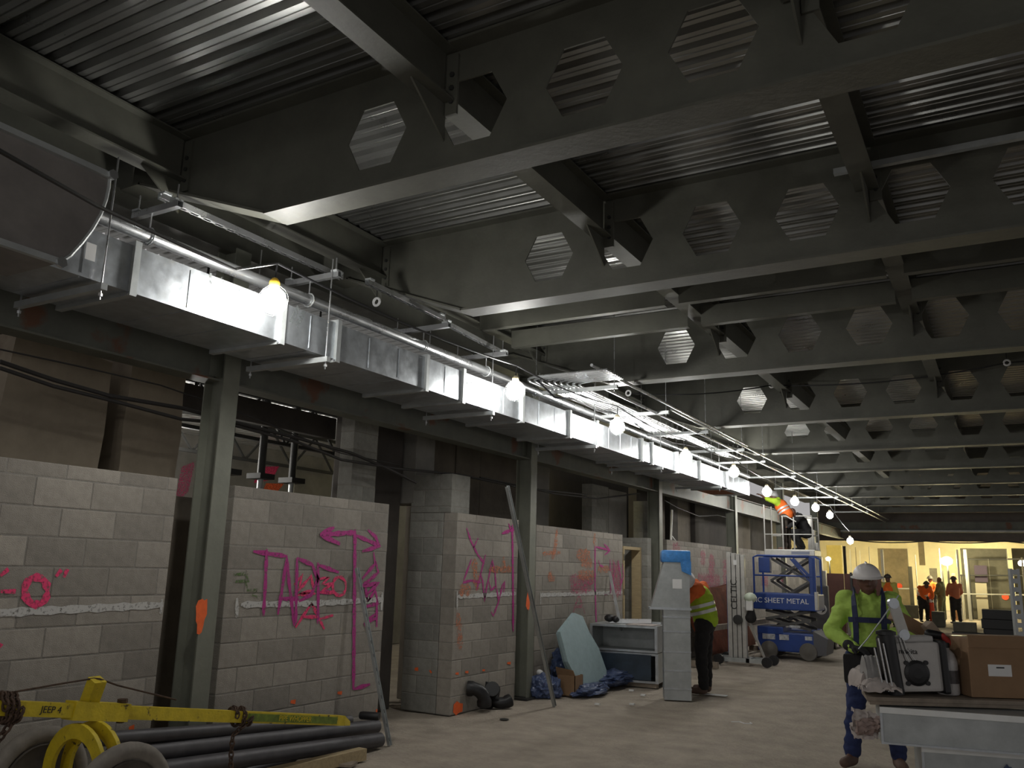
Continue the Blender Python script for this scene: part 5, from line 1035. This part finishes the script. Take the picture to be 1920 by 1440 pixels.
# cone, stacked black crates and clutter
c = at(1749, 1167.5, z=0); cn = thing('traffic_channelizer', 'slim orange traffic cone with white band in the far area', 'cone', c)
og = mat('cone_orange', (.75,.08,.02), .5)
m = MB(); m.lathe(c, [(.2, 0), (.2, .05), (.1, .06), (.09, .5), (.075, .9), (.04, 1.0)], (0, 0, 1), 14); m.obj('body', og, cn, smooth=True)
m = MB(); m.lathe(c+Vector((0, 0, .72)), [(.09, 0), (.085, .12)], (0, 0, 1), 14); m.obj('white_band', white_pt, cn)
for k in range(4):
    c = at(1875, 1187, z=0); m = MB(); yy = 24.3; x = at(1874, 1187, y=yy).x; m.cbox(x-.36+.03*(k % 2), x+.36, yy-.3, yy+.3, .0+.225*k, .22+.225*k, .01); m.obj('black_crate', blackp, cat='crate', group='black crates stacked near the right edge', label='flat black crate in the stack near the right edge, %s' % ('lowest', 'second from the ground', 'third from the ground', 'topmost')[k])
for i, (px, py, w_, h, m_, lb) in enumerate(((1815, 1178, .7, .35, dsteel, 'dark heap of material left of the black crates'), (1808, 1160, .5, .22, greyw, 'grey slab on the dark heap'), (1795, 1180, .3, .2, dsteel, 'low dark bundle left of the heap'), (1840, 1172, .3, .3, greyw, 'grey bundle between heap and crates'), (1760, 1160, .4, .5, greyw, 'dusty crate right of the orange cone'), (1705, 1150, .9, .5, dsteel, 'dark low cart beyond the far worker'))):
    yy = (24, 24, 25, 24.2, 33, 39)[i]; x = at(px, py, y=yy).x; z0 = .352 if i == 1 else 0; m = MB(); m.cbox(x-w_/2, x+w_/2, yy-.2, yy+.2, z0, z0+h, .02); m.obj('material_bundle', m_, cat='bundle', label=lb)
# lamps of the side rooms (hidden from the frame by walls): they light the back room and the gap
def side_lamp(p, r, label, m_=lampw):
    t = thing('side_lamp', label, 'lamp', p); m = MB(); m.ball(p, r, 1, 1, 1, 2); m.obj('globe', m_, t, smooth=True); m = MB(); m.tube([Vector(p)+Vector((0, 0, r)), Vector((p[0], p[1], 3.5 if p[0] < -8 else 4.1))], .01, 6); m.obj('cord', blackp, t)
side_lamp((-8.6, 6.6, 2.7), .075, 'bare lamp of the back room hidden by the brown pillar', mat('strong_bulb', (1,.97,.9), .5, emit=LAMP_E*2.5))
side_lamp((-7.6, 13.9, 2.75), .08, 'bare lamp behind the timber door frame', mat('warm_bulb', (1,.9,.5), .5, emit=LAMP_E*.8))
# ------------------------------------------------------------------ people
def hand(mb, wr, d, n, side, curl, g=1.0, infl=0.0):
    """palm and five fingers; d: wrist to knuckles, n: back of the hand, side: +1 thumb towards d x n"""
    d = Vector(d).normalized(); n = Vector(n); n = (n-d*n.dot(d)).normalized(); s = d.cross(n)*side; wr = Vector(wr)
    kn = []
    for i, o in enumerate((.030, .010, -.010, -.029)):
        k = wr+d*(.088-(0, 0, .004, .012)[i])*g+s*o*g; kn.append(k); mb.cap(wr+s*o*.55*g+d*.01*g, k, .017*g+infl, .0125*g+infl, 10)
    for i, k in enumerate(kn):
        L = (.040, .045, .041, .032)[i]*g; p = k; a = curl*.5
        for j, fr in enumerate((1, .68, .5)):
            dd = d*math.cos(a)-n*math.sin(a)+s*(.07, .02, -.03, -.09)[i]; q = p+dd.normalized()*L*fr; mb.cap(p, q, (.0105-.001*j)*g+infl, (.0095-.001*j)*g+infl, 8); p = q; a += curl
    b = wr+d*.022*g+s*.024*g; t1 = b+(d*.45+s*.75-n*.35).normalized()*.040*g; t2 = t1+(d*.85+s*.15-n*.5).normalized()*.032*g; mb.cap(b, t1, .015*g+infl, .012*g+infl, 8); mb.cap(t1, t2, .012*g+infl, .010*g+infl, 8)
def person(name_label, root, ang, J, H=1.0, vox=.014, top=hiviz, legs=denim, group=None, hat=hat_w, gloves=None, boots=leather, vest=None, sleeves=True, look=(0, 1, 0), skin_m=skin, harness=None):
    F = Vector((math.cos(ang), math.sin(ang), 0)); Lf = Vector((-math.sin(ang), math.cos(ang), 0)); R0 = Vector(root)
    def w(p): return R0+Lf*p[0]*H+F*p[1]*H+Vector((0, 0, p[2]*H))
    j = {k: w(v) for k, v in J.items()}
    lk = (Lf*look[0]+F*look[1]+Vector((0, 0, look[2]))).normalized(); hc = j['head']; up = (Vector(hc)-Vector(j['neck'])).normalized(); rt = lk.cross(up).normalized(); up2 = rt.cross(lk)
    B_ = MB(); h = H
    def hd(a, b, c): return hc+rt*a*h+lk*b*h+up2*c*h
    rotm = Matrix((rt, lk, up2)).transposed()
    B_.ball(hc, .1*h, .77, .93, 1.14, 3, rotm); B_.ball(hd(0, .035, -.055), .06*h, .85, .95, .9, 2, rotm)       # skull, jaw
    B_.ball(hd(0, .068, -.098), .022*h, 1.1, .8, .8, 2, rotm); B_.cap(hd(0, .088, .012), hd(0, .108, -.022), .010*h, .014*h, 8); B_.ball(hd(.012, .098, -.026), .009*h); B_.ball(hd(-.012, .098, -.026), .009*h)
    B_.cap(hd(-.022, .086, -.058), hd(.022, .086, -.058), .0085*h, .0085*h, 8); B_.cap(hd(-.02, .084, -.07), hd(.02, .084, -.07), .009*h, .009*h, 8)
    B_.cap(hd(-.045, .078, .026), hd(.045, .078, .026), .010*h, .010*h, 8)
    for s in (-1, 1): B_.ball(hd(.077*s, -.005, -.01), .026*h, .35, .7, 1.15, 2, rotm)
    B_.cap(j['neck']-Vector((0, 0, .02*h)), hc-up2*.07*h-lk*.01*h, .062*h, .055*h)
    B_.cap(j['pelvis'], j['chest'], .13*h, .14*h); B_.cap(j['chest'], j['neck'], .13*h, .06*h)
    for s in 'LR':
        B_.cap(j['sh'+s], j['chest'], .065*h, .1*h); B_.cap(j['sh'+s], j['el'+s], .054*h, .041*h); B_.cap(j['el'+s], j['wr'+s], .041*h, .027*h)
        dv = (j['hd'+s]-j['wr'+s]); nv = Vector((0, 0, 1)) if abs(dv.normalized().z) < .7 else F
        hand(B_, j['wr'+s], dv, nv, -1 if s == 'L' else 1, .55, h)
        B_.cap(j['pelvis'], j['hip'+s], .12*h, .105*h); B_.cap(j['hip'+s], j['kn'+s], .088*h, .058*h); B_.cap(j['kn'+s], j['an'+s], .056*h, .036*h)
        toe = (j['toe'+s]); B_.cap(j['an'+s]-Vector((0, 0, .02*h)), Vector((toe.x, toe.y, R0.z+.045*h)), .042*h, .034*h)
    body = remesh(B_, vox, 'person', skin_m, None, 0, name_label, 'person', 3, group); body['label'] = name_label
    T_ = MB()                                   # shirt or hoodie
    T_.cap(j['pelvis']+Vector((0, 0, .03*h)), j['chest'], .158*h, .172*h, 16); T_.cap(j['chest'], j['neck']-Vector((0, 0, .035*h)), .155*h, .09*h, 16)
    for s in 'LR':
        T_.cap(j['sh'+s], j['chest'], .092*h, .13*h); T_.cap(j['sh'+s], j['el'+s], .082*h, .068*h)
        if sleeves: T_.cap(j['el'+s], j['wr'+s], .070*h, .048*h)
    T_.cap(j['neck']-Vector((0, 0, .03*h))-F*.03*h, j['neck']-F*.04*h+Vector((0, 0, .015*h)), .085*h, .075*h)
    remesh(T_, vox*1.1, 'hoodie' if top is hiviz else 'shirt', top, body, .016*h, smooth_it=2)
    G = MB()                                    # trousers
    for s in 'LR': G.cap(j['pelvis']-Vector((0, 0, .02*h)), j['hip'+s], .145*h, .128*h); G.cap(j['hip'+s], j['kn'+s], .112*h, .083*h); G.cap(j['kn'+s], j['an'+s]+Vector((0, 0, .02*h)), .083*h, .066*h)
    remesh(G, vox*1.1, 'trousers', legs, body, .014*h, smooth_it=2)
    for s in 'LR':
        m = MB(); toe = j['toe'+s]; m.cap(j['an'+s]+Vector((0, 0, .05*h)), j['an'+s]-Vector((0, 0, .02*h)), .056*h, .052*h); m.cap(Vector((j['an'+s].x, j['an'+s].y, R0.z+.05*h if abs(j['an'+s].z-R0.z) < .25 else j['an'+s].z-.04)), Vector((toe.x, toe.y, (R0.z+.045*h) if abs(j['an'+s].z-R0.z) < .25 else j['an'+s].z-.05)), .05*h, .043*h); remesh(m, vox, 'boot', boots, body, 0)
    if gloves:
        for s in 'LR':
            m = MB(); dv = (j['hd'+s]-j['wr'+s]); nv = Vector((0, 0, 1)) if abs(dv.normalized().z) < .7 else F; hand(m, j['wr'+s], dv, nv, -1 if s == 'L' else 1, .55, h, .006); m.cap(j['wr'+s]-dv.normalized()*.05*h, j['wr'+s], .05*h, .042*h); remesh(m, .008, 'glove', gloves, body, 0)
    if hat:
        m = MB(); n = 24; pr = []
        for k in range(8): a = PI/2*k/7; pr.append((.118*h*math.cos(a)+1e-4, .118*h*math.sin(a)*1.0))
        c = hc+up2*.035*h; m.lathe(c, pr, up2, n); 
        m.lathe(c-up2*.004*h, [(.118*h, 0), (.134*h, -.004*h), (.136*h, .004*h), (.118*h, .012*h)], up2, n)
        m.lathe(c+lk*.055*h, [(.03*h, 0), (.105*h, -.010*h), (.107*h, -.004*h), (.03*h, .014*h)], up2, 18)
        m.cap(c+up2*.119*h-lk*.06*h, c+up2*.119*h+lk*.05*h, .010*h, .010*h, 8); m.obj('hard_hat', hat, body, smooth=True, label='hard hat')
    if vest:
        V = MB(); V.cap(j['pelvis']+Vector((0, 0, .03*h)), j['chest'], .166*h, .180*h, 16); V.cap(j['chest'], j['neck']-Vector((0, 0, .05*h)), .163*h, .10*h, 16)
        for s in 'LR': V.cap(j['sh'+s]*.7+j['chest']*.3, j['chest'], .095*h, .14*h)
        remesh(V, vox*1.1, 'vest', vest, body, .012*h, smooth_it=2)
        cax = (j['chest']-j['pelvis']).normalized(); m = MB()
        for q in (.35, .62): cc = j['pelvis'].lerp(j['chest'], q); rr = (.166+.014*q)*h+.011*h; m.lathe(cc, [(rr-.02*h, 0), (rr, 0), (rr, .045*h), (rr-.02*h, .045*h)], cax, 24)
        m.obj('reflective_band', reflect, body, smooth=True)
    return body, j, w, h
base = dict(pelvis=(0, 0, .92), chest=(0, .0, 1.22), neck=(0, .0, 1.42), head=(0, .03, 1.545), shL=(.18, 0, 1.36), shR=(-.18, 0, 1.36), hipL=(.09, 0, .87), hipR=(-.09, 0, .87), knL=(.11, .03, .48), knR=(-.11, .02, .48), anL=(.12, 0, .09), anR=(-.12, 0, .09), toeL=(.14, .17, .05), toeR=(-.15, .17, .05))
def pose(**k): d = dict(base); d.update(k); return d
# worker at the table, facing the camera
J1 = pose(elL=(.30, .03, 1.13), wrL=(.18, .24, 1.10), hdL=(.08, .30, 1.10), elR=(-.31, .02, 1.09), wrR=(-.14, .20, .98), hdR=(-.05, .26, .96), anL=(.16, .0, .09), knL=(.14, .03, .48), toeL=(.19, .15, .05), anR=(-.20, .06, .09), knR=(-.15, .05, .48), toeR=(-.26, .21, .05), neck=(0, .01, 1.40), head=(-.0, .05, 1.53))
r1_ = Vector((-1.10, 8.36, 0)); a1_ = math.atan2(-r1_.y, -r1_.x)
pb, j, wf, h = person('worker in lime hoodie, navy harness and white hard hat standing behind the work table', r1_, a1_, J1, 1.02, .011, hiviz, denim, gloves=mat('black_glove', (.02,.02,.022), .8), look=(.05, 1, -.10))
F = Vector((math.cos(a1_), math.sin(a1_), 0)); Lf = Vector((-math.sin(a1_), math.cos(a1_), 0))
def strap(pts, name, wd=.05, m_=navy):
    mb = MB(); P = [wf(p) for p in pts]; b = 0
    ctr = wf((0, 0, 1.2)); vs = []
    for i, p in enumerate(P):
        d = (P[min(i+1, len(P)-1)]-P[max(i-1, 0)]).normalized(); o = (p-Vector((ctr.x, ctr.y, p.z))).normalized(); s_ = d.cross(o).normalized()*wd/2; vs.append((p-s_, p+s_, p+s_+o*.008, p-s_+o*.008))
    for q in vs: mb.v += [tuple(x) for x in q]
    for i in range(len(vs)-1):
        for q in range(4): mb.f.append((4*i+q, 4*i+(q+1) % 4, 4*i+4+(q+1) % 4, 4*i+4+q))
    return mb.obj(name, m_, pb)
for s in (-1, 1): strap([(.105*s, -.13, 1.36), (.11*s, -.05, 1.445), (.115*s, .04, 1.455), (.118*s, .12, 1.405), (.114*s, .175, 1.32), (.11*s, .196, 1.22), (.11*s, .20, 1.10), (.115*s, .185, .98)], 'harness_strap')
strap([(-.165, .13, 1.20), (-.11, .205, 1.205), (0, .218, 1.205), (.11, .205, 1.205), (.165, .13, 1.20)], 'chest_strap', .045)
strap([(.14, .15, .95), (0, .19, .95), (-.14, .15, .95), (-.19, .02, .95), (-.14, -.14, .95), (.14, -.14, .95), (.19, .02, .95), (.14, .15, .95)], 'tool_belt', .07, darkcl)
m = MB(); c = wf((-.14, .14, .80)); m.cbox(c.x-.09, c.x+.09, c.y-.05, c.y+.03, c.z-.13, c.z+.12, .03); m.obj('tool_pouch', darkcl, pb, smooth=True)
m = MB(); m.tube([wf((.24, .20, 1.42)), wf((.08, .28, 1.20)), wf((-.03, .30, 1.05)), wf((-.10, .30, .97))], .006, 6); m.obj('lanyard_rod', galv_dull, pb)
for s in (-1, 1):   # eyes
    m = MB(); hc = j['head']; m.ball(hc+Lf*.030*s*h+F*.088*h+Vector((0, 0, .006))*1, .0105*h, 1, 1, .7, 2); m.obj('eye', mat('eye_white', (.25,.22,.2), .3), pb, smooth=True)
# worker behind the upright duct, head bent in behind it
J2 = pose(pelvis=(0, -.02, .92), chest=(.02, .06, 1.22), neck=(.13, .13, 1.38), head=(.25, .19, 1.44), elL=(.32, .18, 1.16), wrL=(.34, .40, 1.2), hdL=(.34, .49, 1.22), elR=(-.24, .16, 1.12), wrR=(-.04, .34, 1.12), hdR=(.05, .38, 1.12), shL=(.20, .06, 1.36), shR=(-.16, .06, 1.36))
person('worker in orange and yellow vest with dark trousers, head hidden behind the upright duct', Vector((-3.66, 11.75, 0)), math.radians(-175), J2, 1.02, .014, mat('orange_sweatshirt', (.70,.14,.03), .85, 0, .1, 9), darkcl, vest=hiviz_d, boots=leather)
# workers on the raised platform
J3 = pose(pelvis=(0, -.04, .92), chest=(.0, .12, 1.18), neck=(.0, .24, 1.34), head=(.0, .33, 1.43), shL=(.18, .2, 1.30), shR=(-.18, .2, 1.30), elL=(.22, .42, 1.36), wrL=(.14, .62, 1.48), hdL=(.12, .70, 1.52), elR=(-.22, .40, 1.32), wrR=(-.14, .60, 1.40), hdR=(-.12, .69, 1.43))
zf = zp2+.13
person('worker on the raised platform in orange vest over lime sleeves reaching to the duct end', Vector((-4.02, 18.80, zf-.02)), math.radians(170), J3, .62 if 0 else .80, .016, hiviz_d, browncl, vest=orangev, hat=mat('grey_hard_hat', (.4,.4,.4), .4), look=(0, 1, .25), sleeves=False)
J4 = pose(pelvis=(0, -.1, .50), chest=(0, .06, .78), neck=(0, .16, .93), head=(0, .25, 1.02), shL=(.18, .12, .9), shR=(-.18, .12, .9), elL=(.22, .3, .70), wrL=(.12, .42, .62), hdL=(.1, .5, .6), elR=(-.22, .3, .7), wrR=(-.12, .42, .62), hdR=(-.1, .5, .6), hipL=(.1, -.1, .46), hipR=(-.1, -.1, .46), knL=(.14, .28, .50), knR=(-.14, .28, .50), anL=(.13, .05, .09), anR=(-.13, .05, .09), toeL=(.15, .22, .05), toeR=(-.15, .22, .05))
person('crouching worker in dark clothes behind the rails of the raised platform', Vector((-3.72, 18.95, zf-.02)), math.radians(-150), J4, .80, .016, darkcl, darkcl, hat=None, boots=blackp)
# far workers
for i, (px, y, an, J, lb, tp, vs_, bt2) in enumerate(((1668, 30.5, -100, pose(elL=(.26, .05, 1.12), wrL=(.2, .2, 1.0), hdL=(.18, .28, 1.0), elR=(-.26, .05, 1.12), wrR=(-.2, .2, 1.0), hdR=(-.18, .28, 1.0)), 'far worker in orange vest partly behind the lime hoodie worker', mat('yellow_shirt', (.5,.45,.1), .8), orangev, 0),
        (1731, 35.6, -60, pose(pelvis=(0, -.1, .9), chest=(0, .1, 1.15), neck=(0, .25, 1.28), head=(0, .36, 1.34), shL=(.18, .2, 1.25), shR=(-.18, .2, 1.25), elL=(.2, .35, 1.0), wrL=(.12, .45, .85), hdL=(.1, .5, .8), elR=(-.2, .35, 1.0), wrR=(-.12, .45, .85), hdR=(-.1, .5, .8)), 'far worker in orange vest bending, leftmost of the group by the bright lamp', orangev, orangev, 0),
        (1748, 39, -120, pose(elL=(.26, .05, 1.12), wrL=(.2, .2, 1.0), hdL=(.18, .28, 1.0), elR=(-.26, .05, 1.12), wrR=(-.2, .2, 1.0), hdR=(-.18, .28, 1.0)), 'far worker in orange vest standing in the middle of the group by the bright lamp', orangev, orangev, 0),
        (1766, 36.6, 160, pose(elL=(.26, .05, 1.12), wrL=(.2, .2, 1.0), hdL=(.18, .28, 1.0), elR=(-.26, .05, 1.12), wrR=(-.2, .2, 1.0), hdR=(-.18, .28, 1.0)), 'far worker in grey green clothes, rightmost of the group by the bright lamp', mat('olive_cloth', (.12,.14,.08), .9), None, 0),
        (1792, 35.6, 120, pose(elL=(.26, .05, 1.12), wrL=(.2, .2, 1.0), hdL=(.18, .28, 1.0), elR=(-.26, .05, 1.12), wrR=(-.2, .2, 1.0), hdR=(-.18, .28, 1.0)), 'far worker in dull orange shirt standing right of the dark post', mat('dull_orange', (.45,.14,.07), .85), None, 0))):
    x = at(px, 1130, y=y).x
    person(lb, Vector((x, y, 0)), math.radians(an), J, 1.0, .03, tp, darkcl if i != 3 else mat('olive_cloth', (.12,.14,.08), .9), vest=vs_, hat=None if i in (3,) else mat('dark_hat', (.06,.05,.04), .6), boots=blackp)
for i, (px, py, y) in enumerate(((1686, 1099, 41.99), (1885, 1119, 40.99))):
    c = at(px, py, y=y); m = MB(); m.lathe(c, [(.02, 0), (.13, .0), (.13, .03), (.02, .03)], (0, -1, 0), 20); m.obj('orange_sign', og, cat='sign', label=('orange round marker on the tan far wall' if i == 0 else 'orange round marker near the perforated post'))
